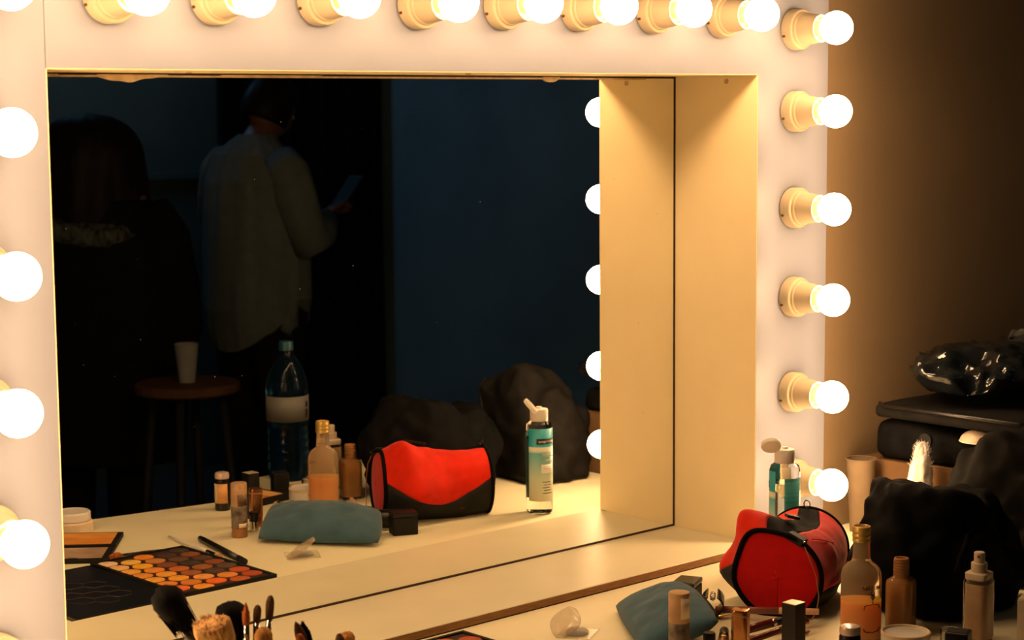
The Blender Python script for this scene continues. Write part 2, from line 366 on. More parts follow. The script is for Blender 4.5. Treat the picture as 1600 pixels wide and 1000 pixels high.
# ------------------------------------------------------------------ globe lamps
def lamp_proto():
    o = thing('globe_lamp', '', 'lamp')
    R90 = RX(pi/2)   # lathe axis z -> -y
    base = lathe([(.036, 0), (.036, .016), (.0345, .0195), (.0305, .0205)], 40)
    part('base_ring', xform(base, R90), M['holder'], o)
    body = lathe([(.0305, .0205), (.0300, .0245), (.0282, .0265), (.0262, .044), (.0246, .052), (.0240, .0595), (.0230, .0605), (.0214, .0595), (.0210, .046), (0, .046)], 40)
    part('socket', xform(body, R90), M['holder'], o)
    ring = torus(.0229, .0016, 40, 8); part('rim', xform(ring, T(0, -.0600, 0) @ R90), M['holder'], o)
    part('bulb_neck', xform(lathe([(0, .0462), (.0128, .0464), (.0130, .058), (.0136, .0675)], 28), R90), M['holder'], o)
    prof = [(.0001, .0640)]
    for k in range(1, 21):
        a = radians(156) - radians(156)*k/20; prof.append((max(.0288*sin(a), 0 if k == 20 else .001), .0932+.0288*cos(a)))
    part('bulb', xform(lathe(prof, 40), R90), M['bulb'], o, label='glowing white globe bulb')
    h = lathe([(.0032, 0), (.0032, .0016), (0, .0018)], 14)
    a = radians(200)
    part('cable_notch', xform(h, T(.0352*cos(a), -.0045, .0352*sin(a)) @ RZ(0) @ RY(-pi/2+ (pi-a)*-1)), M['hole'], o)
    return o
lampo = lamp_proto()
ordn = ['first', 'second', 'third', 'fourth', 'fifth', 'sixth', 'seventh', 'eighth', 'ninth']
lamps = []
lamps.append((0.0975, 0.911, 'glowing globe bulb in cream holder at the top right corner of the mirror frame', 'bulbs on the right stile'))
for k, z in enumerate((.767, .596, .436, .263)):
    lamps.append((0.098, z, 'glowing globe bulb on the right stile, %s below the corner bulb' % ordn[k], 'bulbs on the right stile'))
lamps.append((0.0995, .104, 'lowest glowing globe bulb on the right stile, half behind the black bag', 'bulbs on the right stile'))
for k, (x, z) in enumerate(((-.103, .929), (-.272, .932), (-.444, .932), (-.605, .931), (-.772, .928), (-.951, .929), (-1.124, .926), (-1.284, .924))):
    lamps.append((x, z, 'glowing globe bulb on the top rail, %s leftwards from the corner bulb' % ordn[k], 'bulbs on the top rail'))
lamps.append((-1.468, .925, 'glowing globe bulb at the top left corner of the mirror frame', 'bulbs on the left stile'))
for k, (x, z) in enumerate(((-1.473, .754), (-1.474, .584), (-1.479, .42), (-1.477, .26))):
    lamps.append((x, z, 'large glowing globe bulb on the left stile, %s from the top' % ordn[k] + (' of four in view'), 'bulbs on the left stile'))
lamps.append((-1.475, .095, 'lowest globe lamp on the left stile, only its base ring showing', 'bulbs on the left stile'))
for k, (x, z, lb, g) in enumerate(lamps):
    o = lampo if k == 0 else copy_tree(lampo)
    o.location = (x, -0.0002, Z0+z); o['label'] = lb; o['group'] = g

# ================================================================== TABLE THINGS
def at(x, y): return (x, y, TT)

# ---- clear micellar water bottle
b = thing('toiletry_bottle', 'clear toiletry bottle with open white flip cap and teal label by the right stile', 'bottle', at(-.056, -.112), radians(-148))
R = .0262
part('bottle_body', lathe([(.006, .002), (.021, .001), (R-.001, .004), (R, .009), (R, .172), (R-.002, .179), (.017, .184), (.0165, .186)], 48), M['plastic_clear'], b)
part('liquid', lathe([(.0, .006), (R-.003, .006), (R-.0025, .012), (R-.0025, .150), (0, .150)], 40), mat('pale_aqua_liquid', (0.86, 0.95, 0.92), 0.02, trans=1.0, ior=1.2), b)
def wraplab(r, a0, a1, z0, z1, bevel=0):
    return solidify(grid(lambda u, v: (r*sin(a0+(a1-a0)*u), -r*cos(a0+(a1-a0)*u), z0+(z1-z0)*v), 24, 1), .0002)
fl = part('front_label', wraplab(R+.0004, -1.25, 1.08, .028, .171), M['teal_label'], b, label='teal front label')
part('brand_strip', wraplab(R+.0008, -1.12, .40, .141, .152), M['ink'], fl)
part('lettering', xform(text_mesh('neutrogena', .0075, R+.0012), RZ(-.38) @ T(0, 0, .1465)), M['whiteink'], fl)
for z0, z1, a0, a1 in ((.116, .1225, -.95, .0), (.106, .1105, -.95, -.25)):
    part('title_print', wraplab(R+.0007, a0, a1, z0, z1), M['pale_print'], fl)
part('label_panel', wraplab(R+.0006, -.98, .05, .084, .101), M['whiteink'], fl)
for k in range(3):
    part('print_line', wraplab(R+.0009, -.92, -.02, .0875+k*.0042, .0882+k*.0042), M['beige'], fl)
for k in range(5):
    part('print_line', wraplab(R+.0007, -.85+.08*(k % 3), -.05-.1*(k % 2), .043+k*.0055, .0445+k*.0055), M['grey_label'], fl)
part('back_label', wraplab(R+.0004, 1.68, 3.95, .028, .160), M['teal_back'], b, label='dark teal back label')
cap = part('cap', lathe([(.0172, .184), (.0175, .185), (.0178, .205), (.0165, .2075), (.006, .208), (.0055, .2115), (0, .212)], 40), M['white'], b)
lid = lathe([(0, 0), (.0165, 0), (.0175, .003), (.0172, .007), (.0155, .007), (.015, .003), (0, .003)], 36)
# hinge on the -x' side (seen to the left in both views)
part('flip_lid', xform(lid, RZ(radians(148)) @ T(-.0165, -.002, .2085) @ RZ(radians(-8)) @ RX(radians(-42)) @ RY(radians(26)) @ T(-.0165, 0, 0)), M['white'], b)

# ---- red barrel toiletry bag
ax = Vector((.894, .447, 0)); pr = Vector((-.447, .894, 0))
rb = thing('toiletry_bag', 'red barrel toiletry bag with dark grey base, round red end panel and open zip', 'bag', at(-.306, -.304), math.atan2(.447, .894))
L = .212
def rb_sec(s, v):
    """section point at axial s (0..1); v 0..1 goes from bottom mirror side over the top to bottom near side"""
    R = .067+.007*sin(pi*min(max(s, 0), 1)); zc = .063
    a = -pi/2+2*pi*v                                # 0 = +t side
    t = R*cos(a); z = zc+R*sin(a)
    mid = sin(pi*min(max(s, 0), 1))
    # flattened, bulging lower flanks
    if z < .05: t *= 1+.22*mid*(1-z/.05)+.05*mid
    z = max(z, .0015)
    # peak of the open mouth on the mirror side near the camera end, sagging towards the far end
    pk = exp(-((s-.17)/.16)**2)*exp(-((a-radians(58))/.5)**2)
    z += .034*pk; t += .030*pk
    sg = exp(-((s-.66)/.26)**2)*max(0, sin(a))**2
    z -= .012*sg
    bul = exp(-((s-.28)/.2)**2)*exp(-((a-radians(-5))/.5)**2); t += .036*bul
    w = .0045*fbm((s*3.2, t*18, z*16), 1.0, 3)*mid
    t += w*cos(a)*1.2; z += w*max(sin(a), -.2)*1.5
    return Vector((s*L, t, max(z, .0012)))
def vbound(s): return .192+.10*(2*abs(s-.50))**1.7
def vzip0(s): return .466+.028*sin(pi*s)
def vzip1(s): return .545+.04*sin(pi*s)
part('base_panel', solidify(grid(lambda u, w: rb_sec(u, vbound(u)*w), 40, 10), -.0012), M['darkgrey'], rb, label='dark grey lower panel')
part('front_flap', solidify(grid(lambda u, w: rb_sec(u, vbound(u)+(vzip0(u)-vbound(u))*w), 48, 24), -.001), M['redin'], rb, label='orange red flap')
part('zip_opening', solidify(grid(lambda u, w: rb_sec(u, vzip0(u)+(vzip1(u)-vzip0(u))*w)-Vector((0, 0, .006*sin(pi*w)*sin(pi*u))), 40, 6), -.001), M['blackfab'], rb, label='black open zip band')
part('back_panel', solidify(grid(lambda u, w: rb_sec(u, vzip1(u)+(.80-vzip1(u))*w), 40, 20), -.001), M['red'], rb)
part('base_panel', solidify(grid(lambda u, w: rb_sec(u, .80+.20*w), 40, 8), -.0012), M['darkgrey'], rb)
def disc_at(s, bulge):
    def f(u, w):
        p = rb_sec(0 if s < .5 else 1, u); c = Vector((s*L, 0, .063)); q = c+(p-c)*w
        q.x += bulge*(1-w*w) + .0016*fbm((u*4, w*5, 3.3), 1.2, 2)*(1-w); return q
    return f
def endloop(s, off=0.0, k=1.0):
    pts = []
    for i in range(61):
        p = rb_sec(0 if s < .5 else 1, i/60); c = Vector((s*L, 0, .063)); q = c+(p-c)*k; q.x += off; q.z = max(q.z, .003); pts.append(q)
    return pts
part('end_panel', solidify(grid(disc_at(0, -.006), 60, 10), .001), M['red'], rb, label='round red end panel')
part('end_panel', solidify(grid(disc_at(1, .004), 60, 10), .001), M['darkgrey'], rb)
for s, off in ((0, -.001), (1, .001)):
    pts = endloop(s, off); part('piping', tube(pts+[pts[0]], .0042, 8, caps=False), M['blackfab'], rb, label='black piping')
part('strap_tab', xform(box(-.021, .021, -.010, .010, -.0025, .0025, .001), T(.075, -.004, .143) @ RZ(.3) @ RX(.2) @ RY(.15)), M['blackmatt'], rb, label='black strap tab')
part('strap_tab', xform(box(-.014, .014, -.010, .010, -.006, .006, .001), T(.006, -.026, .124) @ RX(.42) @ RZ(1.4)), M['blackmatt'], rb, label='black strap tab')
part('zip_pull', torus(.006, .001, 16, 6), M['black'], rb, (.208, .0, .136), (pi/2, 0, 1.2))
cord = [(-.004, -.040, .116), (-.010, -.050, .098), (-.011, -.061, .07), (-.012, -.065, .04), (-.012, -.062, .016), (-.014, -.054, .003), (-.016, -.030, .0012), (-.018, -.008, .0012)]
part('cord', tube(cord, .0009, 6), M['bronze'], rb, label='thin brown cord')
part('cord_bead', lathe([(0, -.002), (.0018, -.0012), (.0018, .0012), (0, .002)], 10), M['chrome'], rb, (-.006, -.040, .122))
part('thread', tube([(.03, -.045, .12), (.06, -.06, .112), (.10, -.066, .10)], .0007, 5), M['red'], rb)
for x0 in (.148, .153):
    part('loose_thread', tube([rb_sec(x0/L, .16)+Vector((0, .002, 0)), rb_sec(x0/L-.04, .09)+Vector((0, .003, 0)), rb_sec(x0/L-.08, .02)+Vector((0, .003, 0))], .0008, 5), M['red'], rb)

# ---- blue pouch, tilted up at the back edge
A, B, C, Dp = Vector((-.467, -.098, 0)), Vector((-.61, -.289, 0)), Vector((-.517, -.372, 0)), Vector((-.392, -.182, 0))
def pouch(u, v):
    a_, b_ = 2*u-1, 2*v-1; u = .5+.5*a_*sqrt(1-.10*b_*b_); v = .5+.5*b_*sqrt(1-.16*a_*a_)
    p = (A*(1-u)+B*u)*(1-v)+(Dp*(1-u)+C*u)*v
    return p
bc = (A+B+C+Dp)/4
def pouch_top(u, v):
    p = pouch(u, v)-bc
    e = min(u, 1-u, v, 1-v)
    puff = (max(0, sin(pi*u))**.38)*(max(0, sin(pi*v))**.38)
    lift = .038*v**1.2
    z = .009+lift*.95+.034*puff+.005*fbm((p.x*22, p.y*22, 1.7), 1, 3)*puff
    rr = 1-.05*exp(-((u-.5)/.4)**2)*0
    return Vector((p.x*rr, p.y, max(z, .002)))
def pouch_bot(u, v):
    p = pouch(u, v)-bc; puff = (max(0, sin(pi*u))**.4)*(max(0, sin(pi*v))**.45)
    z = (.009+.038*.95*v**1.2)*(1-puff)
    return Vector((p.x, p.y, max(z, .0008)))
def closed_pair(ft, fb, nu, nv):
    vs, fs = [], []
    idx = {}
    for s, f in ((0, ft), (1, fb)):
        for j in range(nv+1):
            for i in range(nu+1):
                if s == 1 and (i in (0, nu) or j in (0, nv)): idx[s, i, j] = idx[0, i, j]; continue
                idx[s, i, j] = len(vs); vs.append(f(i/nu, j/nv))
        for j in range(nv):
            for i in range(nu): fs.append((idx[s, i, j], idx[s, i+1, j], idx[s, i+1, j+1], idx[s, i, j+1]))
    return tomesh('pouch', vs, fs)
po = thing('zip_pouch', 'dusty blue suede zip pouch lying puffed up in front of the red bag', 'pouch', (bc.x, bc.y, TT))
part('pouch_body', closed_pair(pouch_top, pouch_bot, 40, 28), M['pouch'], po)
zl = [pouch_top(.06+.88*i/24, .992)+Vector((0, 0, .002)) for i in range(25)]
part('zip', tube(zl, .0018, 6), M['darkgrey'], po, label='grey zip')
part('zip_pull', tube([pouch_top(.97, .99)+Vector((.001, -.002, .003)), pouch_top(.97, .99)+Vector((.016, -.012, .004))], [.0018, .0012], 8), M['gold'], po, label='brass zip pull')

# ---- black sharpener box beside pouch
bb = thing('sharpener_box', 'small black square case between the blue pouch and the red bag', 'case', at(-.361, -.162), radians(25))
part('case_body', box(-.024, .024, -.018, .018, 0, .034, .002), M['blackmatt'], bb)
part('case_lid', box(-.0245, .0245, -.0185, .0185, .0345, .043, .002), M['black'], bb)

# ---- clear blister case
lc = thing('blister_case', 'open clear plastic lash case with round dome beside the blue pouch', 'case', at(-.601, -.155), radians(30))
part('tray', box(-.030, .030, -.026, .026, 0, .0015, .0005), M['film'], lc)
dome = [(.0205, .0015), (.0200, .004), (.0185, .0065), (.014, .009), (.008, .0105), (0, .011)]
part('dome', solidify(lathe(dome, 36, ry=.85), .0006), M['film'], lc)
part('dome_rim', xform(torus(.0205, .0009, 36, 6), T(0, 0, .0022) @ Matrix.Diagonal((1, .85, 1, 1))), M['film'], lc)
part('tray_rim', xform(join(tube([(-.030, -.026, 0), (.030, -.026, 0), (.030, .026, 0), (-.030, .026, 0), (-.030, -.026, 0)], .0008, 6)), T(0, 0, .0018)), M['film'], lc)
lidm = solidify(grid(lambda u, v: (.058*v, .024*(2*u-1)*(sin(pi*(.12+.76*v))), .004*sin(pi*u)), 12, 12), .0006)
part('lid', xform(lidm, T(-.028, .02, .002) @ RZ(radians(-5)) @ RY(radians(-33))), mat('cloudy_film', (0.62, 0.48, 0.32), 0.15, alpha=0.38), lc, label='raised cloudy lid')

# ---- Nature oil bottle
nb = thing('oil_bottle', 'frosted glass bottle with gold neck ring half full of orange oil', 'bottle', at(-.316, -.468), math.atan2(-.66, -.75)+pi/2+.22)
Rn = .0300
part('glass_body', lathe([(.020, .0005), (.0275, .0015), (.0295, .004), (Rn, .008), (Rn, .096), (.0293, .102), (.0270, .1085), (.0225, .1135), (.0175, .1170), (.0143, .1205), (.0130, .126), (.0125, .150), (.0128, .152), (.0128, .170)], 48), M['frosted'], nb)
part('liquid', lathe([(0, .004), (.0265, .004), (.0284, .007), (.0284, .0605), (0, .0615)], 40), M['oil'], nb, label='orange oil')
part('neck_ring', lathe([(.0118, .149), (.0136, .149), (.0139, .1505), (.0136, .153), (.0132, .1545), (.0140, .156), (.0140, .160), (.0134, .1615), (.0140, .163), (.0140, .167), (.0133, .1715), (.0120, .1722), (.0112, .1715), (.0105, .166)], 40), M['goldplastic'], nb, label='gold threaded ring')
tx = RZ(.30)
part('lettering', xform(text_mesh('NATURE', .0085, Rn+.0004, .0003), tx @ T(0, 0, .084)), M['ink'], nb)
def curve_on(pts, r=.0007):
    return tube([((Rn+.0006)*sin(x/Rn), -(Rn+.0006)*cos(x/Rn), z) for x, z in pts], r, 5)
emb = [curve_on([(0, .061), (0, .078)], .0006)]
for s in (-1, 1):
    for z in (.070, .0735, .077): emb.append(curve_on([(0, z-.003), (s*.0018, z-.001), (s*.0035, z+.0015)], .0007))
part('plant_emblem', xform(join(*emb), tx), M['ink'], nb)
br = [curve_on([(-.0135, .0525), (-.0130, .0575), (-.008, .0592), (-.003, .0592), (0, .0612), (.003, .0592), (.008, .0592), (.0130, .0575), (.0135, .0525)]),
      curve_on([(-.0135, .0235), (-.0130, .0195), (-.008, .0180), (-.003, .0180), (0, .0162), (.003, .0180), (.008, .0180), (.0130, .0195), (.0135, .0235)])]
part('printed_bracket', xform(br[0], tx), M['ink'], nb); part('printed_bracket', xform(br[1], tx), M['ink'], nb)

# ---- foundation bottle, open
fb = thing('foundation_bottle', 'open square glass bottle of tan foundation right of the oil bottle', 'bottle', at(-.236, -.483), radians(18))
part('glass_body', lathe([(.017, .0005), (.0200, .002), (.0205, .006), (.0205, .074), (.0195, .079), (.013, .083), (.0108, .086), (.0106, .111)], 48, n=5), M['glass'], fb)
part('foundation', lathe([(0, .006), (.0170, .006), (.0178, .010), (.0178, .072), (.0165, .077), (.010, .081), (.0088, .086), (.0088, .105), (0, .105)], 40, n=4), M['foundation'], fb)
pf = [(.0100, .085)]
for k in range(5): pf += [(.0112, .0885+k*.0045), (.0112, .0900+k*.0045), (.0101, .0912+k*.0045), (.0101, .0922+k*.0045)]
pf += [(.0112, .1115), (.0105, .1125), (.0085, .1125), (.0080, .108), (0, .108)]
part('threaded_neck', lathe(pf, 32), M['foundation'], fb)

# ---- pump foundation bottle
pb = thing('pump_bottle', 'slim square pump bottle of pale foundation beside the black bag', 'bottle', at(-.199, -.595), radians(8))
part('glass_body', lathe([(.0150, .0005), (.0185, .002), (.0188, .005), (.0188, .090), (.0180, .0935), (.0150, .0945)], 48, n=6), M['glass'], pb)
part('foundation', lathe([(0, .005), (.0152, .005), (.0158, .008), (.0158, .088), (0, .089)], 40, n=5), M['foundation_pale'], pb)
part('shoulder_plate', lathe([(.0165, .0945), (.0170, .0955), (.0170, .1035), (.0155, .105), (0, .105)], 40, n=6), M['beige'], pb)
part('pump_collar', lathe([(.0118, .105), (.0120, .106), (.0120, .1180), (.0112, .119), (0, .119)], 36), M['beige'], pb)
ph = part('pump_head', lathe([(.0078, .119), (.0080, .120), (.0080, .1335), (.0072, .1345), (0, .1345)], 32), M['beige'], pb)
part('nozzle', xform(lathe([(.0016, 0), (.0016, .002), (0, .0022)], 12), T(-.0075, -.002, .129) @ RY(-pi/2)), M['hole'], ph)

# ---- beige square cap
sc_ = thing('square_cap', 'loose beige square bottle cap at the right end, beside the pump bottle', 'cap', at(-.158, -.655), radians(20))
part('cap_shell', box(-.0145, .0145, -.0145, .0145, 0, .068, .0015), M['beige'], sc_)
part('top_plate', box(-.0138, .0138, -.0138, .0138, .068, .0688, .0003), M['beige'], sc_)

# ---- black square cap + clear pot
bk = thing('square_cap', 'small glossy black square cap in front of the pump bottle', 'cap', at(-.306, -.632), radians(22))
part('cap_shell', box(-.0165, .0165, -.0165, .0165, 0, .044, .002), M['black'], bk)
part('top_plate', box(-.013, .013, -.013, .013, .044, .0446, .0003), M['blackmatt'], bk)
gp = thing('glass_pot', 'tiny clear glass pot behind the glossy black square cap', 'pot', at(-.262, -.590))
part('pot_body', lathe([(0, .001), (.0145, .001), (.0155, .003), (.0155, .026), (.0145, .028), (.0132, .0275), (.0135, .006), (0, .005)], 36), M['glass'], gp)
part('rim', xform(torus(.0148, .0011, 36, 6), T(0, 0, .028)), M['glass'], gp)

# ---- powder jar / round disc
dj = thing('powder_jar', 'shallow round cream powder jar in front of the tan foundation bottle', 'jar', at(-.305, -.541))
part('jar_body', lathe([(0, .001), (.034, .001), (.0355, .003), (.0355, .021), (.0345, .0225)], 44), M['white'], dj)
part('rim', lathe([(.0355, .019), (.0362, .0195), (.0362, .0245), (.0345, .0255), (.0325, .0250), (.0320, .0215), (0, .0212)], 44), M['cream'], dj)

# ---- small dark bottle with pinkish top
db = thing('nail_polish_bottle', 'little dark bottle with pinkish white top and orange label', 'bottle', at(-.486, -.576), radians(-125))
part('bottle_body', lathe([(.012, 0), (.0145, .001), (.0150, .004), (.0150, .060), (.0140, .064), (.011, .066)], 36), M['black'], db)
part('label', wraplab(.0153, -1.1, .35, .016, .055), mat('orange_label', (0.85, 0.42, 0.14), 0.5, var=0.25, nscale=60), db, label='orange label')
part('label', wraplab(.0153, .38, 1.2, .016, .055), M['cream'], db, label='white label')
part('cap', lathe([(.0135, .064), (.0145, .065), (.0147, .072), (.0135, .0755), (.009, .077), (0, .0775)], 36), mat('pinkish_pearl', (0.78, 0.60, 0.50), 0.2, metal=0.3), db, label='pinkish white top')

# ---- brown stick with label
st = thing('makeup_stick', 'upright brown make-up stick with a tan capped top standing by the blue pouch', 'make-up', at(-.596, -.357), radians(-30))
part('stick_base', lathe([(.0135, 0), (.0145, .0008), (.0148, .003), (.0148, .018)], 36), M['bronze'], st, label='bronze base')
part('stick_body', lathe([(.0150, .018), (.0152, .019), (.0152, .058), (.0148, .059)], 36), mat('mottled_dark_print', (0.05, 0.035, 0.03), 0.3, col2=(0.25, 0.2, 0.15), nscale=55), st)
part('band', wraplab(.0155, pi-1.2, pi+1.2, .0195, .0275), M['cream'], st)
part('lettering', xform(text_mesh('25', .0075, .0158), RZ(pi) @ T(0, 0, .0235)), M['ink'], st)
part('stick_cap', lathe([(.0150, .059), (.0153, .060), (.0153, .100), (.0145, .1025), (.012, .1032), (0, .1032)], 36), mat('tan_cap', (0.55, 0.34, 0.18), 0.3, col2=(0.42, 0.24, 0.12), nscale=30), st, label='tan cap')
part('dark_print', wraplab(.0155, pi-1.5, pi+1.3, .0602, .082), mat('dark_mottled_ink', (0.06, 0.04, 0.03), 0.4, col2=(0.22, 0.12, 0.06), nscale=70), st)
part('sticker', wraplab(.0156, -.15, .95, .066, .097), M['cream'], st, label='cream sticker')

# ---- black square lipstick
bl = thing('lipstick', 'tall black square lipstick tube with a pale shiny top standing upright', 'lipstick', at(-.486, -.477), radians(2))
part('lipstick_base', box(-.0118, .0118, -.0118, .0118, 0, .032, .0008), M['black'], bl)
part('lipstick_cap', box(-.0122, .0122, -.0122, .0122, .0322, .0895, .0008), M['black'], bl)
part('top_plate', box(-.0116, .0116, -.0116, .0116, .0895, .0902, .0002), mat('pale_gold_plate', (0.80, 0.68, 0.45), 0.3, metal=0.5), bl, label='pale gold top plate')

# ---- copper lipstick
cl = thing('lipstick', 'glossy brown copper lipstick tube standing upright between pouch and black lipstick', 'lipstick', at(-.522, -.409), radians(25))
part('lipstick_base', lathe([(.0110, 0), (.0118, .001), (.0120, .022)], 32, n=3.5), M['copper'], cl)
part('lipstick_cap', lathe([(.0118, .0222), (.0124, .023), (.0124, .070), (.0116, .0735), (.0095, .0742), (0, .0742)], 40, n=3.5), M['copper'], cl)
part('trim_ring', lathe([(.0125, .064), (.0130, .0645), (.0130, .066), (.0125, .0665)], 40, n=3.5), M['bronze'], cl)

# ---- small chrome capped tube behind the stick
ch = thing('lip_gloss', 'short black and chrome lip gloss standing beside the brown make-up stick', 'make-up', at(-.551, -.375))
part('gloss_body', lathe([(.0075, 0), (.0085, .001), (.0085, .020)], 24), M['chrome'], ch)
part('gloss_cap', lathe([(.0088, .020), (.0090, .021), (.0090, .036), (.008, .038), (0, .038)], 24), M['black'], ch)

# ---- pile of pens and tubes
def lying(name, lab, cat, p0, p1, r, segs, z=None, group='pens and tubes lying in a pile'):
    """segs: (part name, t0, t1, r0, r1, material)"""
    p0 = Vector((p0[0], p0[1], TT+(p0[2] if len(p0) > 2 else r+.0005))); p1 = Vector((p1[0], p1[1], TT+(p1[2] if len(p1) > 2 else r+.0005)))
    o = thing(name, lab, cat, p0, 0, group); v = p1-p0
    for nm, t0, t1, r0, r1, m in segs: part(nm, tube([v*t0, v*(t0+.002), v*(t1-.002), v*t1], [r0*.9, r0, r1, r1*.85], 18), m, o)
    return o
G = 'pens and tubes lying in a pile'
lying('lip_pencil', 'long dusty rose lip tube with peach end lying against the red bag', 'make-up', (-.379, -.238, .012), (-.31, -.385, .024), .0055,
      [('barrel', 0, .62, .0055, .0055, M['rose']), ('peach_end', .622, 1, .0052, .0048, M['peach'])])
lying('lip_gloss', 'dark red glossy lip tube lying behind the black lipstick', 'make-up', (-.452, -.335, .008), (-.335, -.375, .022), .0065,
      [('barrel', 0, .55, .0065, .0065, M['darkred']), ('collar', .552, .60, .0068, .0068, M['chrome']), ('cap', .602, 1, .0062, .0056, M['black'])])
lying('eye_pencil', 'black eye pencil with chrome end pointing at the copper lipstick', 'make-up', (-.482, -.375, .006), (-.350, -.395, .020), .0048,
      [('chrome_end', 0, .12, .0036, .0048, M['chrome']), ('barrel', .122, 1, .0048, .0048, M['darkred'])])
lying('brow_pencil', 'thin gold pencil lying nearest the black lipstick', 'make-up', (-.465, -.425, .005), (-.37, -.415, .012), .004,
      [('barrel', 0, .85, .004, .004, M['gold']), ('tip', .852, 1, .0038, .0012, M['bronze'])])
lying('mascara', 'ridged gold mascara cap end peeping out under the blue pouch', 'make-up', (-.525, -.378, .0085), (-.452, -.318, .0085), .008,
      [('ridged_cap', 0, .42, .0078, .0082, M['copper']), ('gold_band', .422, .5, .0084, .0084, M['gold']), ('barrel', .502, 1, .0078, .007, M['black'])])
ck = thing('hair_claw', 'black hair claw with a metal spring between pouch and red bag', 'hair clip', at(-.375, -.228), radians(40))
for s in (-1, 1):
    part('jaw', solidify(grid(lambda u, v: (.028*(2*u-1), s*(.004+.014*sin(pi*v*.9)), .002+.034*v), 10, 8), .002), M['black'], ck)
part('spring', tube([(.014*cos(t*.9)*.3+(-.012+.002*t), .004*sin(t*3), .030+.004*cos(t*3)) for t in [i*.35 for i in range(38)]], .0009, 6), M['chrome'], ck)

# ---- eyeshadow palette with honeycomb lid
pal = thing('eyeshadow_palette', 'large open black eyeshadow palette of thirty-five round pans with its lid folded flat', 'palette', at(-.83, -.191))
px0, px1, py0, py1 = -.093, .095, -.146, .146
def tray_mesh():
    return join(box(px0, px1, py0, py1, 0, .006), box(px0, px1, py0, py0+.006, .006, .0105), box(px0, px1, py1-.006, py1, .006, .0105),
                box(px0, px0+.006, py0+.006, py1-.006, .006, .0105), box(px1-.006, px1, py0+.006, py1-.006, .006, .0105))
part('tray', tray_mesh(), M['blackmatt'], pal)
part('pan_sheet', box(px0+.006, px1-.006, py0+.006, py1-.006, .006, .0078), mat('dark_brown_card', (0.045, 0.02, 0.008), 0.5), pal)
light = [(0.86, 0.62, 0.36), (0.88, 0.55, 0.20), (0.85, 0.40, 0.05), (0.62, 0.22, 0.03), (0.06, 0.03, 0.02), (0.05, 0.025, 0.02), (0.045, 0.025, 0.02)]
rows = [  # from hinge side (x-) to far side ; entries run from y- (near table edge) to y+ (ledge)
    [(.88,.62,.36), (.86,.52,.20), (.80,.38,.06), (.70,.27,.04), (.82,.38,.05), (.74,.24,.03), (.80,.16,.04)],
    [(.84,.50,.10), (.85,.42,.03), (.78,.26,.04), (.80,.34,.04), (.84,.36,.03), (.62,.20,.03), (.82,.32,.03)],
    [(.78,.25,.02), (.52,.20,.05), (.20,.06,.02), (.50,.13,.03), (.34,.10,.03), (.80,.34,.08), (.82,.15,.02)],
    [(.06,.03,.02), (.11,.05,.03), (.05,.032,.022), (.30,.11,.03), (.08,.04,.025), (.72,.26,.05), (.50,.11,.02)],
    [(.05,.028,.02), (.22,.07,.03), (.09,.04,.025), (.22,.06,.02), (.10,.06,.04), (.52,.09,.03), (.42,.07,.02)]]
pm = {}
pan_me = lathe([(.0175, 0), (.0175, .0012), (.0160, .0016), (0, .0012)], 26)
for i in range(5):
    for j in range(7):
        c = rows[i][j]
        if c not in pm: pm[c] = mat('eyeshadow_%d' % len(pm), c, 0.75, var=0.18, nscale=60, bump=0.4, bscale=250)
        off = 0.0095 if i % 2 else -0.0095
        me = pan_me.copy()
        part('pan', me, pm[c], pal, (px0+.021+i*.0362, py0+.0315+j*.0380+off*.9, .0078))
ld = part('lid', box(-.288, -.0945, py0, py1, 0, .007, .001), M['black'], pal, label='black lid printed with a faint honeycomb')
hx = []
for i in range(-3, 4):
    for j in range(-4, 5):
        cx = -.191+i*.0225*1.5; cy = (j+.5*(i % 2))*.039
        if abs(cx+.191) > .052 or abs(cy-.02) > .062: continue
        ring = [(cx+.0215*cos(k*pi/3), cy+.0215*sin(k*pi/3), .0072) for k in range(7)]
        hx.append(tube(ring, .0005, 4, caps=False))
part('honeycomb_print', join(*hx), mat('faint_brown_ink', (0.035, 0.018, 0.009), 0.5), ld)

# ---- compact powder, open
u = Vector((-.13, .162)).normalized(); ang = math.atan2(u.y, u.x)
cp = thing('powder_compact', 'open black compact with orange powder pans in front of the cream jar', 'compact', at(-.818, -.435), ang)
part('base', join(box(-.104, 0, -.004, .118, 0, .009, .001)), M['blackmatt'], cp)
part('pan', box(-.096, -.052, .006, .110, .009, .0098), mat('orange_powder', (0.80, 0.36, 0.07), 0.8, col2=(0.70, 0.27, 0.04), nscale=25), cp, label='orange powder')
part('pan', box(-.049, -.007, .006, .110, .009, .0098), mat('orange_powder_dark', (0.74, 0.30, 0.05), 0.8, col2=(0.62, 0.22, 0.03), nscale=25), cp, label='darker orange powder')
lid = part('lid', box(.001, .104, -.004, .118, 0, .007, .001), M['blackmatt'], cp, label='black lid with a beige window')
part('window', box(.012, .092, .008, .106, .007, .0074), mat('beige_window', (0.55, 0.38, 0.25), 0.15, col2=(0.42, 0.27, 0.17), nscale=20), lid)
part('clasp', box(.094, .1, .05, .066, .0072, .009, .0005), M['black'], lid)

# ---- cream jar
cj = thing('cream_jar', 'squat white cream jar with a slightly smaller lid by the left stile', 'jar', at(-.802, -.610))
part('jar_body', lathe([(0, 0), (.036, 0), (.0385, .003), (.0385, .021), (.036, .024), (0, .024)], 44), M['cream'], cj)
part('lid', lathe([(.033, .0245), (.0345, .0255), (.0345, .039), (.032, .0415), (.029, .0415), (.028, .0405), (0, .0405)], 44), M['white'], cj)

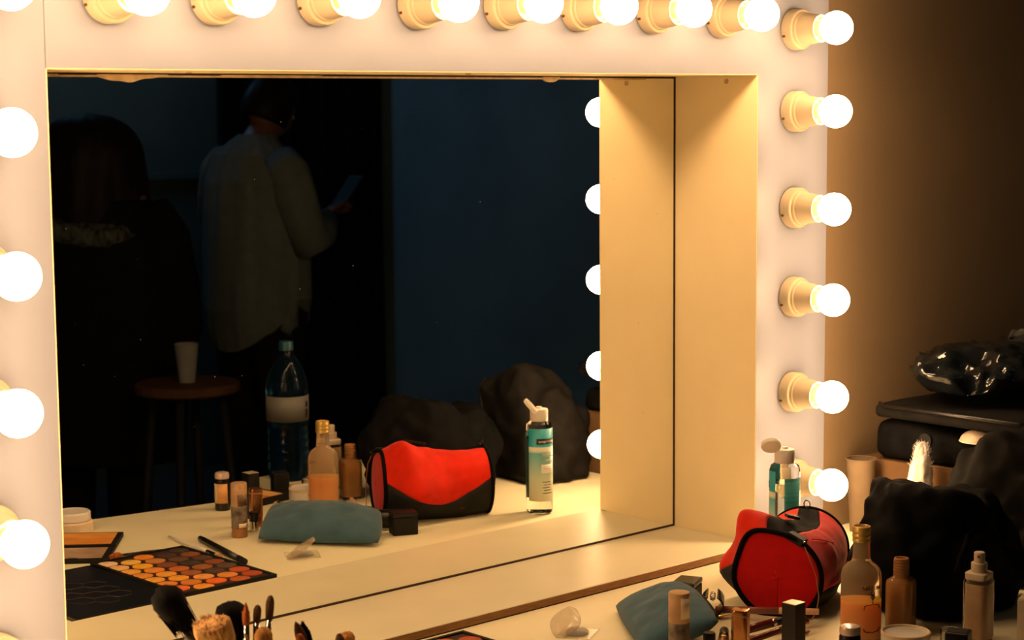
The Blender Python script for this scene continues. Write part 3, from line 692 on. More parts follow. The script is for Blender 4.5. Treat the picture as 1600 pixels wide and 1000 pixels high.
# ---- brushes and pens lying in front of the mirror
def lying_brush(name, lab, tip, end, rh, mh, mb, flen=.018, blen=.022, rb=.005, cat='brush', mf=None):
    tip = Vector((tip[0], tip[1], TT+rb+.0006)); end = Vector((end[0], end[1], TT+rh+.0006)); v = end-tip; Lh = v.length; d = v.normalized()
    o = thing(name, lab, cat, tip)
    part('bristles', tube([d*0, d*blen*.25, d*blen*.7, d*blen], [rb*.35, rb*.9, rb, rh*1.05], 14), mb, o)
    part('ferrule', tube([d*blen*.98, d*(blen+flen)], [rh*1.12, rh*1.15], 14), mf or M['chrome'], o)
    part('brush_handle', tube([d*(blen+flen), d*(blen+flen+.03), d*(Lh*.8), d*Lh], [rh, rh*1.1, rh*.9, rh*.6], 14), mh, o)
    return o
lying_brush('makeup_brush', 'thin black brush with rust bristles lying by the compact', (-.868, -.366), (-.762, -.361), .0022, M['handle'], M['bristle_rust'], .012, .026, .0062, mf=M['handle'])
lying_brush('makeup_brush', 'white handled brush with cream bristles lying beside the black pen', (-.727, -.226), (-.698, -.440), .0032, M['white'], M['bristle_cream'], .038, .016, .0065, mf=M['handle'])
o = thing('eyeliner_pen', 'thick black eyeliner pen lying diagonally beyond the palette', 'pen', (-.716, -.166, TT+.0065))
v = Vector((-.671, -.378, TT+.0065))-Vector((-.716, -.166, TT+.0065))
part('barrel', tube([v*.14, v*.9, v*.985, v], [.0058, .0058, .005, .003], 16), M['black'], o)
part('cap', tube([v*0, v*.01, v*.12, v*.138], [.0045, .0058, .0060, .0060], 16), M['darkgrey'], o)

# ---- small pan palette near counter edge
pq = thing('blush_palette', 'black square blush palette with two orange pans behind the black lipstick', 'palette', at(-.392, -.592), math.atan2(-.016, .105))
part('case_base', box(-.052, .052, -.040, .040, 0, .014, .0015), M['blackmatt'], pq)
part('pan', box(-.046, -.002, -.033, .033, .014, .0148), mat('orange_blush', (0.78, 0.33, 0.07), 0.8, nscale=20), pq, label='orange blush')
part('pan', box(.003, .040, -.033, .033, .014, .0148), mat('peach_blush', (0.80, 0.42, 0.13), 0.8, nscale=20), pq, label='peach blush')

# ---- water bottle (seen in the mirror)
wb = thing('water_bottle', 'big half empty plastic water bottle with teal cap seen in the mirror', 'bottle', at(-.205, -.740), radians(140))
Rb = .0455
pf = [(.020, .004), (.034, .0005), (.041, .004), (Rb-.001, .012), (Rb, .02)]
for k in range(5): pf += [(Rb, .03+k*.018), (Rb-.002, .036+k*.018), (Rb-.002, .039+k*.018), (Rb, .045+k*.018)]
pf += [(Rb, .125), (Rb-.001, .128), (Rb-.001, .186), (Rb, .190), (Rb, .20), (.043, .215), (.036, .237), (.026, .257), (.0165, .270), (.0135, .276), (.0135, .285)]
part('bottle_body', lathe(pf, 48), M['blue_pet'], wb)
part('water', lathe([(0, .006), (.038, .006), (Rb-.003, .02), (Rb-.003, .118), (0, .118)], 36), mat('water', (0.55, 0.8, 0.9), 0.0, trans=1.0, ior=1.2), wb)
lb_ = part('label', wraplab(Rb+.0004, -2.9, 2.9, .130, .184), M['grey_label'], wb, label='pale paper label')
for a in (.25, -.8): 
    part('printed_mark', wraplab(Rb+.0009, a-.1, a+.1, .137, .155), M['ink'], lb_)
    part('printed_mark', wraplab(Rb+.0009, a-.08, a+.08, .160, .172), M['darkgrey'], lb_)
part('cap', lathe([(.0150, .280), (.0153, .281), (.0153, .297), (.0145, .299), (0, .299)], 30), M['teal_cap'], wb)

# ================================================================== BRUSH CUPS (lower left)
def cup(x, y, r, h, lab):
    o = thing('brush_cup', lab, 'cup', at(x, y))
    part('cup_wall', lathe([(0, 0), (r*.86, 0), (r*.9, .002), (r, h), (r*.96, h+.001), (r*.86, .004), (0, .004)], 36), M['black'], o)
    part('rim', xform(torus(r*.98, .0015, 36, 6), T(0, 0, h)), M['chrome'], o)
    return o
cup(-1.262, -.232, .040, .075, 'black cup of brushes under the palette, mostly below the picture edge')
cup(-1.112, -.235, .034, .07, 'second black brush cup right of the first, below the picture edge')
def brush(lab, tip, base, kind, mb, rb, bl, rf, flat=1.0, mf='chrome', tipw=1.0, ends=None):
    tip = Vector((tip[0], tip[1], tip[2]+Z0)); base = Vector((base[0], base[1], TT+.008))
    o = thing('makeup_brush', lab, 'brush', base, 0, 'brushes standing in the cups')
    v = tip-base; Lh = v.length
    q = v.to_track_quat('Z', 'Y').to_matrix().to_4x4()
    hl = Lh-bl-.03
    part('brush_handle', xform(tube([(0, 0, 0), (0, 0, hl*.3), (0, 0, hl*.8), (0, 0, hl)], [.002, .0035, .0045, rf*.95], 12), q), M['handle'], o)
    part('ferrule', xform(tube([(0, 0, hl), (0, 0, hl+.008), (0, 0, hl+.03)], [rf, rf*1.04, rf*1.15], 16, flat=1.0 if flat == 1 else .6), q), M[mf], o)
    z0 = hl+.028
    cols = {'dome': [(0, 1.0), (.2, 1.25), (.45, 1.6), (.68, 1.75), (.85, 1.45), (.95, .85), (1, .25)],
            'flat': [(0, 1.0), (.4, 1.25), (.8, 1.38), (.95, 1.35), (1, 1.2)],
            'point': [(0, 1.0), (.3, 1.25), (.6, 1.0), (.85, .5), (1, .08)],
            'round': [(0, 1.0), (.4, 1.2), (.75, 1.15), (.92, .8), (1, .3)]}[kind]
    s = rb/max(c for _, c in cols)
    core = tube([(0, 0, z0+bl*t) for t, c in cols], [s*c for t, c in cols], 22, flat=flat)
    # hair streaks: push the surface in and out in narrow ridges
    for k, vv in enumerate(core.vertices):
        a = math.atan2(vv.co.y, vv.co.x); t = (vv.co.z-z0)/bl
        w = 1+.07*noise.noise((a*7, t*1.5, k % 22))
        vv.co.x *= w; vv.co.y *= w
        if t > .8: vv.co.z += bl*.07*noise.noise((a*9, t*9, 3.1))
    br_ = part('bristles', xform(core, q), mb, o)
    # individual hairs at the end
    hs = []
    nh = {'flat': 330, 'dome': 160}.get(kind, 14)
    for k in range(nh):
        a = random.uniform(0, 2*pi); rr = sqrt(random.random())
        tt = .55 if kind == 'flat' else .45
        if kind == 'flat': rr = rr**.6
        rt = rr*rb*(1.0 if kind == 'flat' else .92); zz = z0+bl*(random.uniform(.86, 1.0) if kind == 'flat' else (1-.55*rr*rr)*.94)
        x, y = rt*cos(a), rt*sin(a)*flat
        hs.append(tube([(x*.86, y*.86, zz-bl*.55), (x, y, zz), (x*1.08+random.uniform(-.001, .001), y*1.08+random.uniform(-.001, .001), zz+bl*random.uniform(.04, .11))], [.0008, .0007, .0003], 4))
    h = part('hairs', xform(join(*hs), q), mb, br_); h['kind'] = 'stuff'
    return o
c1 = (-1.262, -.232); c2 = (-1.112, -.235)
brush('big fluffy black powder brush leaning left, tallest in the cup', (-1.352, -.190, .203), (c1[0]+.022, c1[1]-.004), 'dome', M['bristle_dark'], .0205, .058, .008, mf='handle')
brush('broad cream bristle brush with ragged flat end at the front of the cup', (-1.330, -.268, .170), (c1[0]+.006, c1[1]-.018), 'flat', M['bristle_cream'], .0235, .045, .012, .75)
brush('wide black domed brush behind the cream bristle brush', (-1.244, -.185, .165), (c1[0]-.004, c1[1]+.016), 'dome', M['bristle_dark'], .0235, .050, .010, .8, 'handle')
brush('slim rust orange pointed brush in the middle of the cup', (-1.243, -.215, .169), (c1[0]+.010, c1[1]+.002), 'point', M['bristle_rust'], .0052, .028, .0035)
brush('tiny reddish brown brush tip left of the wide black brush', (-1.289, -.205, .160), (c1[0]-.022, c1[1]-.002), 'point', M['bristle_rust'], .0035, .020, .0028)
brush('small dark flat eye brush beside the rust pointed brush', (-1.213, -.198, .157), (c1[0]+.016, c1[1]+.012), 'round', M['bristle_brown'], .0052, .022, .0036)
brush('taller brown rounded eye brush leaning right', (-1.205, -.215, .171), (c1[0]+.024, c1[1]-.004), 'round', M['bristle_brown'], .0055, .030, .0036)
brush('round tan blending brush at the right front of the cup', (-1.250, -.262, .148), (c1[0]+.020, c1[1]-.016), 'round', M['bristle_tan'], .0115, .034, .007)
brush('dark forked eye brush standing alone right of the cup', (-1.173, -.222, .132), (c2[0]-.012, c2[1]+.004), 'point', M['bristle_brown'], .0075, .030, .004)
brush('dark pointed eye brush touching the forked one', (-1.163, -.222, .131), (c2[0]-.006, c2[1]+.012), 'point', M['bristle_dark'], .0062, .032, .004)
brush('small copper coloured brush below the forked brush', (-1.186, -.245, .123), (c2[0]-.016, c2[1]-.006), 'round', M['bristle_rust'], .006, .024, .004)
brush('tan angled brush with dark side, furthest right of the brushes', (-1.090, -.222, .103), (c2[0]+.012, c2[1]+.002), 'round', M['bristle_tan'], .0105, .028, .006)
brush('dark brown eye brush pressed against the tan angled brush', (-1.108, -.228, .105), (c2[0]+.004, c2[1]-.006), 'round', M['bristle_brown'], .006, .026, .0042)

# ================================================================== BAGS AND CASE ON THE RIGHT
def mound(cx, cy, a, b, h, ne=3.0, nh=.55, amp=.02, sc=9, seed=0.0, nu=72, nv=30, lean=None, rough=3, shear=0.0):
    """soft closed bag: superellipse footprint, domed top, folds; sits on z=0"""
    def f(u, v):
        th = 2*pi*u
        c, s = cos(th), sin(th); rr = (abs(c)**ne+abs(s)**ne)**(-1/ne)
        if v < .06: k = v/.06*.93; z = 0
        else:
            t = (v-.06)/.94; ph = t*pi/2
            k = cos(ph)**nh*(1 + .10*sin(pi*min(1, t*2.2)))*.97; z = h*sin(ph)**.8
        x, y = a*rr*k*c, b*rr*k*s
        if shear and v >= .06: x += shear*sin(pi*min(1, (v-.06)/.94))*(.5-.5*c)
        if lean: z *= lean(x/a, y/b)
        n = fbm((x*sc+seed, y*sc, z*sc+seed), 1, rough)
        n2 = abs(noise.noise((x*sc*1.7+seed, y*sc*1.7+2, z*sc*1.7)))
        if z > .004:
            w = amp*(n - .9*n2+.2)
            x += c*w*(1 - z/h*.6); y += s*w*(1 - z/h*.6); z += w*(z/h)*.9
        return (cx+x, cy+y, max(z, 0.0006 if v > 0.05 else 0.0003))
    return grid(f, nu, nv, closed_u=True, capends=True)
def cling(me, pts, off):
    t = BVHTree.FromPolygons([v.co for v in me.vertices], [p.vertices for p in me.polygons]); out = []
    for p in pts:
        q, n, _, _ = t.find_nearest(Vector(p)); out.append(q+n*off)
    return out
bgA = thing('duffel_bag', 'slumped black duffel bag nearest the oil bottle, reflected behind the red bag', 'bag', at(-.056, -.430))
mA = mound(0, 0, .134, .104, .212, 2.5, .36, .024, 10, 3.1, shear=-.036, lean=lambda x, y: .90+.10*cos(3*(x+.75)))
zA = cling(mA, [(-.105+.2*t, -.10+.03*sin(pi*t), .085+.045*sin(pi*t)) for t in [i/30 for i in range(31)]], .001)
part('bag_body', mA, M['blackfab'], bgA)
part('zip', tube(zA, .004, 8), M['greyfab'], bgA)
bgB = thing('holdall', 'charcoal holdall with a zip on its side heaped behind the black duffel', 'bag', at(.199, -.412), radians(-6))
mB = mound(0, 0, .094, .135, .218, 2.5, .5, .030, 10, 9.4, lean=lambda x, y: 1.0-.10*x)
zp = cling(mB, [(-.10+.08*t, -.07-.045*t, .12+.10*t) for t in [i/24 for i in range(25)]], .001)
part('bag_body', mB, M['greyfab'], bgB)
part('zip', tube(zp, .0032, 8), M['metal_dark'], bgB, label='zip')
part('zip_pull', lathe([(.002, 0), (.005, .004), (.005, .012), (0, .014)], 10), M['metal_dark'], bgB, tuple(zp[0]-Vector((0, 0, .012))))

# brown box, black case with open lid, bundle
BH = .135
cb = thing('cardboard_box', 'low brown cardboard box under the black case', 'box', at(.52, -.19))
part('box_wall', box(-.215, .24, -.17, .19, 0, BH-.003, .002), M['cardboard'], cb)
part('box_flap', box(-.215, .24, -.17, .03, BH-.0028, BH-.0005, .0005), M['cardboard'], cb)
cs = thing('suitcase', 'open black soft suitcase stacked on the brown box against the grey wall', 'suitcase', (.52, -.19, TT+BH))
def softbox(x0, x1, y0, y1, z0, z1, bev, amp, seed, sag=0):
    bm = bmesh.new(); bmesh.ops.create_cube(bm, size=1)
    for v in bm.verts: v.co = Vector((x0+(v.co.x+.5)*(x1-x0), y0+(v.co.y+.5)*(y1-y0), z0+(v.co.z+.5)*(z1-z0)))
    bmesh.ops.bevel(bm, geom=bm.edges[:], offset=bev, segments=4, profile=.5, affect='EDGES')
    bmesh.ops.subdivide_edges(bm, edges=[e for e in bm.edges if e.calc_length() > .08], cuts=9, use_grid_fill=True)
    for v in bm.verts:
        n = fbm((v.co.x*11+seed, v.co.y*11, v.co.z*11), 1, 3)
        v.co += Vector((v.co.x-(x0+x1)/2, v.co.y-(y0+y1)/2, 0)).normalized()*amp*n
        if v.co.z > z1-.01: v.co.z += amp*.5*n
        if sag: v.co.z -= sag*max(0, min(1, (.06-v.co.y)/.12))*(v.co.z-z0)/(z1-z0)
        v.co.z = max(v.co.z, z0)
    return bm_mesh(bm, smooth=True)
part('case_body', softbox(-.215, .25, -.17, .155, .0005, .072, .020, .009, 2.2, .022), M['blackfab'], cs)
lidm = softbox(-.222, .25, -.175, .155, 0, .026, .011, .003, 5.5); xform(lidm, T(0, 0, .077))
part('case_lid', lidm, M['greyfab'], cs)
part('piping', xform(tube([(-.20, .155, 0), (-.222, .13, 0), (-.224, -.155, 0), (-.21, -.176, 0), (.2, -.178, 0)], .004, 8), T(0, 0, .100)), M['black'], cs)
part('button', xform(lathe([(.013, 0), (.013, .003), (0, .004)], 20), T(-.216, .04, .046) @ RY(-pi/2)), M['darkgrey'], cs)
dm = thing('cream_bowl', 'cream domed lid peeping out between the suitcase and its lid', 'lid', (.33, -.245, TT+BH+.0525))
prof = [(.034*cos(radians(a)), .022*sin(radians(a))) for a in range(0, 91, 9)]
part('dome', lathe(prof[:-1]+[(0, .022)], 32), M['beige'], dm)
part('rim', torus(.034, .0012, 32, 6), M['white'], dm, (0, 0, .0012))
bn = thing('plastic_bundle', 'shiny black bundle wrapped in plastic on top of the suitcase', 'bundle', (.545, -.165, TT+BH+.107))
def bund(u, v):
    p = Vector((.225*cos(2*pi*u)*cos((v-.5)*pi)**.6, .125*sin(2*pi*u)*cos((v-.5)*pi)**.6, .042+.042*sin((v-.5)*pi)))
    n = fbm((p.x*13, p.y*13, p.z*13), 1, 3); k = 1-2*abs(noise.noise(p*16))
    p += Vector((cos(2*pi*u), sin(2*pi*u), .8))*(.018*n+.012*k+.010*(1-2*abs(noise.noise(p*34)))); p.z = max(p.z, .003); return p
part('wrapped_cloth', grid(bund, 150, 46, closed_u=True, capends=True), M['wrap'], bn)
def crest(u, v):
    x = .05+.12*u; return (x, .03+.02*sin(u*5), .075+.035*v*sin(pi*u)*(1+.5*noise.noise((u*7, v*3, 1))))
part('plastic_crest', solidify(grid(crest, 20, 8), .0008), M['wrap_clear'], bn, label='clear plastic crest')
pc = thing('paper_cup', 'cream paper cup standing behind the lowest right bulb', 'cup', at(.263, -.036))
part('cup_wall', lathe([(0, .002), (.019, .002), (.0195, 0), (.028, .137), (.0272, .137), (.0188, .005), (0, .005)], 36), M['paper_tan'], pc)
part('rim', xform(torus(.028, .0014, 36, 6), T(0, 0, .137)), M['paper_tan'], pc)
ctf = thing('cotton_wool', 'white cotton wool roll rising behind the black duffel bag', 'cotton wool', at(.252, -.175))
def tuft(u, v):
    r = .025*(1-.25*v)*(1-v**6)**.5 + .001; z = .185*v
    n = fbm((cos(2*pi*u)*2, sin(2*pi*u)*2, z*30), 1.2, 3)
    return Vector((r*cos(2*pi*u)*(1+.2*n)+.016*(v-.6), r*sin(2*pi*u)*(1+.2*n), max(z+.006*n*v, 0)))
tf = part('tuft', grid(tuft, 30, 30, closed_u=True, capends=True), M['cotton'], ctf)
hs = []
for k in range(150):
    u, v = random.random(), random.uniform(.75, 1); p = tuft(u, v); d = Vector((cos(2*pi*u), sin(2*pi*u), random.uniform(.4, 1.6))).normalized()
    hs.append(tube([p, p+d*.003, p+d*random.uniform(.004, .008)], [.0004, .0003, .0001], 4))
h = part('fibres', join(*hs), M['cotton'], tf); h['kind'] = 'stuff'

# ================================================================== BACK OF THE ROOM (seen in the mirror)
def curtain_mesh(p0, p1, z0, z1):
    p0, p1 = Vector(p0), Vector(p1); d = (p1-p0); n = Vector((-d.y, d.x)).normalized(); Lc = d.length
    def f(u, v):
        q = p0+d*u+n*(.03*sin(u*Lc*38)+.012*sin(u*Lc*91+1)); return (q.x, q.y, z0+(z1-z0)*v)
    return solidify(grid(f, int(Lc*70), 6), .004)
cu = thing('curtain', 'black floor length curtain hanging beside the blue grey wall', 'curtain', (2.37, -4.2, 0))
part('curtain_cloth', curtain_mesh((-.42, 0), (.46, 0), .02, 2.5), M['curtain'], cu)
part('rail', tube([(-.45, 0, 2.52), (.5, 0, 2.52)], .014, 10), M['metal_dark'], cu)
part('bracket', box(-.36, -.34, -.1, 0, 2.51, 2.53), M['metal_dark'], cu)
part('bracket', box(.4, .42, -.1, 0, 2.51, 2.53), M['metal_dark'], cu)
struct('trim_1', box(-4.2, 2.9, -4.3, -4.27, 1.26, 1.29), M['wall_olive'])

stl = thing('bar_stool', 'round wooden stool carrying a white paper cup, seen in the mirror', 'stool', (.42, -2.10, 0))
SH = Z0-.012
part('seat', lathe([(0, SH-.03), (.145, SH-.03), (.152, SH-.024), (.152, SH-.006), (.146, SH), (0, SH)], 44), M['wood'], stl)
for k in range(4):
    a = pi/4+k*pi/2; part('leg', tube([(.10*cos(a), .10*sin(a), SH-.03), (.17*cos(a), .17*sin(a), .0)], [.014, .012], 10), M['metal_dark'], stl)
part('foot_ring', xform(torus(.150, .008, 40, 8), T(0, 0, .24)), M['metal_dark'], stl)
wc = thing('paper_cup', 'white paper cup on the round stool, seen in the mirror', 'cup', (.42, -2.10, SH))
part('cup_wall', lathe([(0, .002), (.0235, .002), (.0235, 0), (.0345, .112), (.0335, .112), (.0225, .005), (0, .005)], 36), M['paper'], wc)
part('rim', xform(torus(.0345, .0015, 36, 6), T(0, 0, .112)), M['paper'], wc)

# ------------------------------------------------------------------ people
def skin_mesh(verts, edges, radii, root=0, sub=2):
    me = bpy.data.meshes.new('sk'); me.from_pydata(verts, edges, []); ob = bpy.data.objects.new('sk', me); COL.objects.link(ob)
    ob.modifiers.new('s', 'SKIN'); sv = me.skin_vertices[0].data
    for i, r in enumerate(radii): sv[i].radius = (r, r) if not isinstance(r, tuple) else r; sv[i].use_root = (i == root)
    if sub: m = ob.modifiers.new('u', 'SUBSURF'); m.levels = sub
    dg = bpy.context.evaluated_depsgraph_get(); out = bpy.data.meshes.new_from_object(ob.evaluated_get(dg))
    bpy.data.objects.remove(ob); bpy.data.meshes.remove(me)
    return out
def remesh(me, vox, smooth=2):
    ob = bpy.data.objects.new('rm', me); COL.objects.link(ob)
    m = ob.modifiers.new('r', 'REMESH'); m.mode = 'VOXEL'; m.voxel_size = vox; m.use_smooth_shade = True
    if smooth: s = ob.modifiers.new('sm', 'SMOOTH'); s.iterations = smooth; s.factor = .5
    dg = bpy.context.evaluated_depsgraph_get(); out = bpy.data.meshes.new_from_object(ob.evaluated_get(dg)); bpy.data.objects.remove(ob)
    for p in out.polygons: p.use_smooth = True
    return out
def head_mesh():
    """face looks along +y, centre of skull at origin"""
    def f(u, v):
        th = 2*pi*u; ph = pi*(v-.5); c = cos(ph)
        x, y, z = .073*c*cos(th), .092*c*sin(th), .112*sin(ph)
        if z < -.02: k = 1-.30*((-z-.02)/.09); x *= k; y = y*k+.010*((-z-.02)/.09)
        if y > 0:
            fx = exp(-(x/.011)**2); y += .020*fx*exp(-((z+.018)/.016)**2) + .010*fx*exp(-((z-.0)/.022)**2)     # nose
            y += .006*exp(-(x/.02)**2)*exp(-((z+.050)/.006)**2) + .005*exp(-(x/.018)**2)*exp(-((z+.062)/.006)**2)  # lips
            y += .008*exp(-(x/.022)**2)*exp(-((z+.092)/.014)**2)                                                # chin
            for s in (-1, 1): y -= .010*exp(-((x-s*.030)/.014)**2)*exp(-((z-.008)/.010)**2); y += .004*exp(-((x-s*.030)/.02)**2)*exp(-((z-.028)/.008)**2)
        return (x, y, z)
    h = grid(f, 48, 40, closed_u=True, capends=True)
    ears = []
    for s in (-1, 1):
        ears.append(xform(grid(lambda u, v: (.008*cos(2*pi*u)*sin(pi*v), .018*sin(2*pi*u)*sin(pi*v), .030*cos(pi*v)), 14, 10, closed_u=True), T(s*.074, -.008, -.008) @ RZ(s*-.3)))
    return join(h, *ears)
def hand_mesh(curl=.6, side=1):
    """palm at origin, fingers along +y, thumb to side*x"""
    vs, es, rs = [(0, 0, 0), (0, .04, 0), (0, .075, 0)], [(0, 1), (1, 2)], [(.026, .012), (.036, .013), (.036, .011)]
    ms = [skin_mesh(vs, es, [.020, .026, .024], 0, 1)]
    xform(ms[0], Matrix.Diagonal((1.35, 1, .55, 1)))
    for k, (x, ln) in enumerate(((-.030, .068), (-.010, .078), (.011, .074), (.030, .058))):
        p = Vector((x*side*-1, .055, 0)); pts = [p, Vector((x*side*-1, .088, 0))]; a = 0; d = Vector((0, 1, 0))
        for q in (.45, .32, .23):
            a += curl*.9; d = Vector((0, cos(a), -sin(a))); pts.append(pts[-1]+d*ln*q*1.1)
        ms.append(skin_mesh([tuple(v) for v in pts], [(i, i+1) for i in range(len(pts)-1)], [.010, .0095, .009, .008, .007], 0, 1))
    tp = [(side*.018, .015, 0), (side*.042, .035, -.006), (side*.055, .062, -.016), (side*.052, .088, -.024)]
    ms.append(skin_mesh(tp, [(0, 1), (1, 2), (2, 3)], [.014, .012, .0105, .008], 0, 1))
    return join(*ms)
def frame_to(p, ydir, zdir):
    y = Vector(ydir).normalized(); x = y.cross(Vector(zdir)).normalized(); z = x.cross(y)
    m = Matrix((x, y, z)).transposed().to_4x4(); m.translation = Vector(p); return m
def body_mesh(J, headm, hands):
    names = list(J.keys()); idx = {n: i for i, n in enumerate(names)}
    vs = [J[n][0] for n in names]; rs = [J[n][1] for n in names]
    E_ = [('pelvis', 'waist'), ('waist', 'chest'), ('chest', 'neck'), ('neck', 'skull')]
    for s in 'LR':
        E_ += [('chest', 'sh'+s), ('sh'+s, 'el'+s), ('el'+s, 'wr'+s), ('pelvis', 'hip'+s), ('hip'+s, 'kn'+s), ('kn'+s, 'an'+s), ('an'+s, 'to'+s)]
    me = skin_mesh(vs, [(idx[a], idx[b]) for a, b in E_], rs, idx['pelvis'], 2)
    return remesh(join(me, headm, *hands), .0075, 3)
def shell(rings, n=48, fold=0.0, seed=0, cap=False):
    """rings: (centre, rx, ry, z) stacked; loft of ellipses in the xy plane"""
    m = len(rings)-1
    def f(u, v):
        t = v*m; i = min(int(t), m-1); k = t-i; k = k*k*(3-2*k)
        a, b = rings[i], rings[i+1]; L_ = lambda q: a[q]*(1-k)+b[q]*k
        th = 2*pi*u; w = 1+fold*(noise.noise((cos(th)*3+seed, sin(th)*3, v*2.2))+.6*noise.noise((cos(th)*7+seed, sin(th)*7, v*1.5)))
        return Vector((L_(0)+L_(2)*cos(th)*w, L_(1)+L_(3)*sin(th)*w, L_(4)))
    return grid(f, n, m*6, closed_u=True)
def limb(pts, rs, n=18, fold=.0, seed=0):
    me = tube(pts, rs, n)
    for v in me.vertices: v.co += Vector((noise.noise(v.co*14+Vector((seed, 0, 0))), noise.noise(v.co*14+Vector((0, seed, 5))), 0))*fold
    return me

# --- person in loose shirt, back to the mirror, looking at a phone
FA = math.atan2(-.10, .995)-pi/2
P1 = thing('person', 'person in loose off-white shirt standing with back turned, looking down at a phone', 'person', (1.243, -2.91, 0), FA)
J = {'pelvis': ((0, 0, .90), .13), 'waist': ((0, .01, 1.06), .12), 'chest': ((0, 0, 1.28), .135), 'neck': ((0, .015, 1.445), .05), 'skull': ((.005, .07, 1.53), .055),
     'shL': ((-.165, -.005, 1.375), .055), 'elL': ((-.225, .03, 1.11), .042), 'wrL': ((-.105, .25, 1.185), .028),
     'shR': ((.165, -.005, 1.375), .055), 'elR': ((.225, .04, 1.11), .042), 'wrR': ((.07, .26, 1.15), .028),
     'hipL': ((-.09, 0, .86), .085), 'knL': ((-.10, .01, .48), .055), 'anL': ((-.10, -.02, .08), .037), 'toL': ((-.11, .12, .04), .03),
     'hipR': ((.09, 0, .86), .085), 'knR': ((.10, .02, .48), .055), 'anR': ((.10, -.02, .08), .037), 'toR': ((.11, .12, .04), .03)}
hd = xform(head_mesh(), T(.01, .085, 1.545) @ RX(-.42))
hands = [xform(hand_mesh(.5, 1), frame_to((-.105, .25, 1.185), (.45, .85, .25), (.2, -.3, 1))), xform(hand_mesh(.7, -1), frame_to((.07, .26, 1.15), (-.65, .7, .2), (-.2, -.2, 1)))]
part('body', body_mesh(J, hd, hands), M['skin'], P1)
for s in (-1, 1):
    part('eye', xform(lathe([(0, -.011), (.006, -.009), (.010, -.004), (.011, 0), (.010, .004), (.006, .009), (0, .011)], 16), T(.01, .085, 1.545) @ RX(-.42) @ T(s*.030, .074, .008)), M['eye'], P1)
def hairf(u, v):
    th = 2*pi*u; ph = pi/2*(1-v*1.25); r = 1.11+.05*noise.noise((cos(th)*6, sin(th)*6, v*5))
    low = 1 if sin(th) < .35 else .55
    ph = pi/2*(1-v*1.32*low)
    c = cos(ph); return Vector((.074*c*cos(th)*r, .094*c*sin(th)*r-.004, .114*sin(ph)*r+.004))
part('hair', xform(solidify(grid(hairf, 44, 18, closed_u=True), -.006), T(.01, .085, 1.545) @ RX(-.42)), M['hair'], P1, label='short dark hair')
rings = [(0, .0, .215, .150, .715), (0, -.005, .222, .158, .76), (0, -.01, .226, .163, .86), (0, -.005, .222, .158, 1.02), (0, -.005, .214, .148, 1.18), (0, -.01, .208, .132, 1.30), (0, -.008, .165, .105, 1.395), (0, .0, .095, .078, 1.44), (0, .012, .064, .064, 1.462)]
sh = shell([(a, b, c*.93, d, e) for a, b, c, d, e in rings], 96, .075, 4.2)
for v in sh.vertices:      # curved shirt tail: longer at the back, cut up at the sides
    if v.co.z < .90:
        k = (.90-v.co.z)/.185; side = abs(v.co.x)/.226
        v.co.z += k*(.155*side**2.2 + (.05 if v.co.y > 0 else 0))
solidify(sh, -.004)
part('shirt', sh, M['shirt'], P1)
for s, el, wr in ((-1, (-.235, .03, 1.10), (-.15, .19, 1.155)), (1, (.235, .04, 1.10), (.13, .19, 1.13))):
    pts = [Vector((s*.13, -.005, 1.365)), Vector((s*.175, -.004, 1.33)), Vector((s*.205, .0, 1.25)), Vector((s*.228, .015, 1.17)), Vector(el), (Vector(el)+Vector(wr))/2+Vector((s*.01, 0, -.01)), Vector(wr)]
    part('sleeve', limb(pts, [.075, .078, .074, .070, .066, .058, .046], 24, .009, s*3), M['shirt'], P1)
for s in (-1, 1):
    part('trouser_leg', limb([(s*.085, 0, .93), (s*.09, 0, .80), (s*.10, .01, .48), (s*.10, -.01, .12)], [.105, .105, .075, .062], 20, .006, s), M['trousers'], P1)
    part('shoe', xform(lathe([(0, 0), (.042, .0), (.046, .012), (.044, .05), (.036, .085), (0, .088)], 24, ry=2.6), T(s*.105, .04, 0)), M['black'], P1)
ph_ = solo('mobile_phone', box(-.036, .036, -.004, .004, -.075, .075, .002), M['black'], 'dark mobile phone held in the hands of the person in the shirt', 'phone', (0, 0, 0))
pm_ = Matrix.Translation((1.243, -2.91, 0)) @ RZ(FA) @ T(-.04, .40, 1.25) @ RX(-.75)
ph_.matrix_world = pm_
part('screen', box(-.033, .033, -.0046, -.0041, -.070, .070), M['screen'], ph_, label='faintly lit screen')

# --- person in black coat with pale furry collar, nearer the mirror
P2 = thing('person', 'person with full dark hair and black coat with pale furry collar, seen from behind', 'person', (.415, -2.605, 0), radians(-118))
J2 = {'pelvis': ((0, 0, .83), .13), 'waist': ((0, .01, .98), .12), 'chest': ((0, 0, 1.17), .135), 'neck': ((0, .01, 1.315), .05), 'skull': ((0, .03, 1.40), .055),
      'shL': ((-.165, -.005, 1.26), .055), 'elL': ((-.24, .0, 1.0), .042), 'wrL': ((-.22, .10, .78), .028),
      'shR': ((.165, -.005, 1.26), .055), 'elR': ((.24, .0, 1.0), .042), 'wrR': ((.22, .10, .78), .028),
      'hipL': ((-.09, 0, .79), .085), 'knL': ((-.10, .01, .45), .055), 'anL': ((-.10, -.02, .08), .037), 'toL': ((-.11, .12, .04), .03),
      'hipR': ((.09, 0, .79), .085), 'knR': ((.10, .02, .45), .055), 'anR': ((.10, -.02, .08), .037), 'toR': ((.11, .12, .04), .03)}
hd2 = xform(head_mesh(), T(0, .035, 1.415))
hands2 = [xform(hand_mesh(.35, s), frame_to((-s*.22, .10, .78), (0, .25, -1), (-s*1, 0, .1))) for s in (1, -1)]
part('body', body_mesh(J2, hd2, hands2), M['skin'], P2)
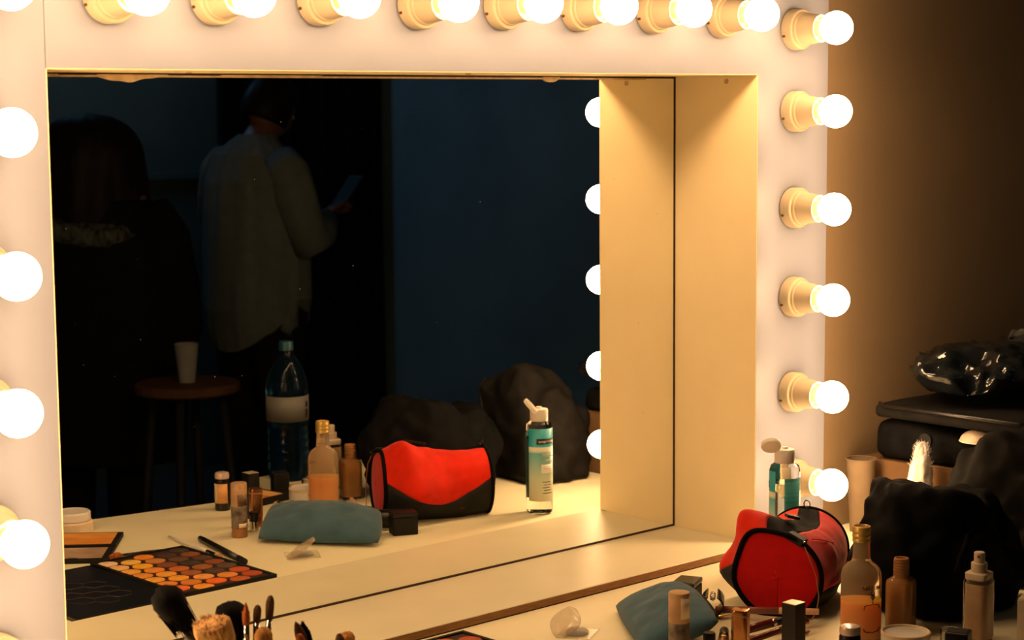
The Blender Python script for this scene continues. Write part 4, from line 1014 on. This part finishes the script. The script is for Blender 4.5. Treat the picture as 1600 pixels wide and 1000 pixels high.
for s in (-1, 1):
    part('eye', xform(lathe([(0, -.011), (.006, -.009), (.010, -.004), (.011, 0), (.010, .004), (.006, .009), (0, .011)], 16), T(s*.030, .109, 1.423)), M['eye'], P2)
def hair2(u, v):
    th = 2*pi*u; t = v
    r = .172*(1-(1-min(t/.45, 1))**2.2)**.5 if t < .45 else .172+.012*sin((t-.45)*4)
    z = 1.540-.335*t
    w = 1+.06*noise.noise((cos(th)*5, sin(th)*5, t*2))+.03*noise.noise((cos(th)*14, sin(th)*14, t))
    y = r*sin(th)*w*.95
    if sin(th) > .25: y = min(y, .085)        # open at the face
    return Vector((r*cos(th)*w, y-.005, z))
part('hair', solidify(grid(hair2, 56, 26, closed_u=True), -.006), M['hair'], P2, label='full dark hair')
rg = [(0, 0, .275, .20, .48), (0, 0, .285, .205, .62), (0, 0, .285, .205, .85), (0, 0, .28, .20, 1.05), (0, -.005, .265, .18, 1.17), (0, -.005, .20, .15, 1.27), (0, 0, .13, .115, 1.31), (0, .005, .085, .085, 1.33)]
c2_ = shell(rg, 56, .05, 8.8); solidify(c2_, -.006); part('coat', c2_, M['coat'], P2)
for s in (-1, 1):
    part('coat_sleeve', limb([(s*.19, -.005, 1.24), (s*.245, -.003, 1.16), (s*.285, 0, 1.0), (s*.27, .05, .88), (s*.235, .095, .80)], [.085, .088, .075, .07, .06], 22, .01, s*5), M['coat'], P2)
    part('trouser_leg', limb([(s*.085, 0, .86), (s*.09, 0, .74), (s*.10, .01, .45), (s*.10, -.01, .10)], [.10, .10, .072, .06], 20, .005, s), M['trousers'], P2)
    part('shoe', xform(lathe([(0, 0), (.042, .0), (.046, .012), (.044, .05), (.036, .085), (0, .088)], 24, ry=2.6), T(s*.105, .04, 0)), M['black'], P2)
ring = [((.215*cos(2*pi*k/48)), .18*sin(2*pi*k/48)-.01, 1.215+.022*sin(2*pi*k/48)+.03*cos(2*pi*k/48)) for k in range(49)]
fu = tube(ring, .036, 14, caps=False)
for v in fu.vertices: v.co += Vector((noise.noise(v.co*60), noise.noise(v.co*60+Vector((9, 0, 0))), noise.noise(v.co*60+Vector((0, 9, 0)))))*.010
part('fur_collar', fu, M['fur'], P2, label='pale fur collar')
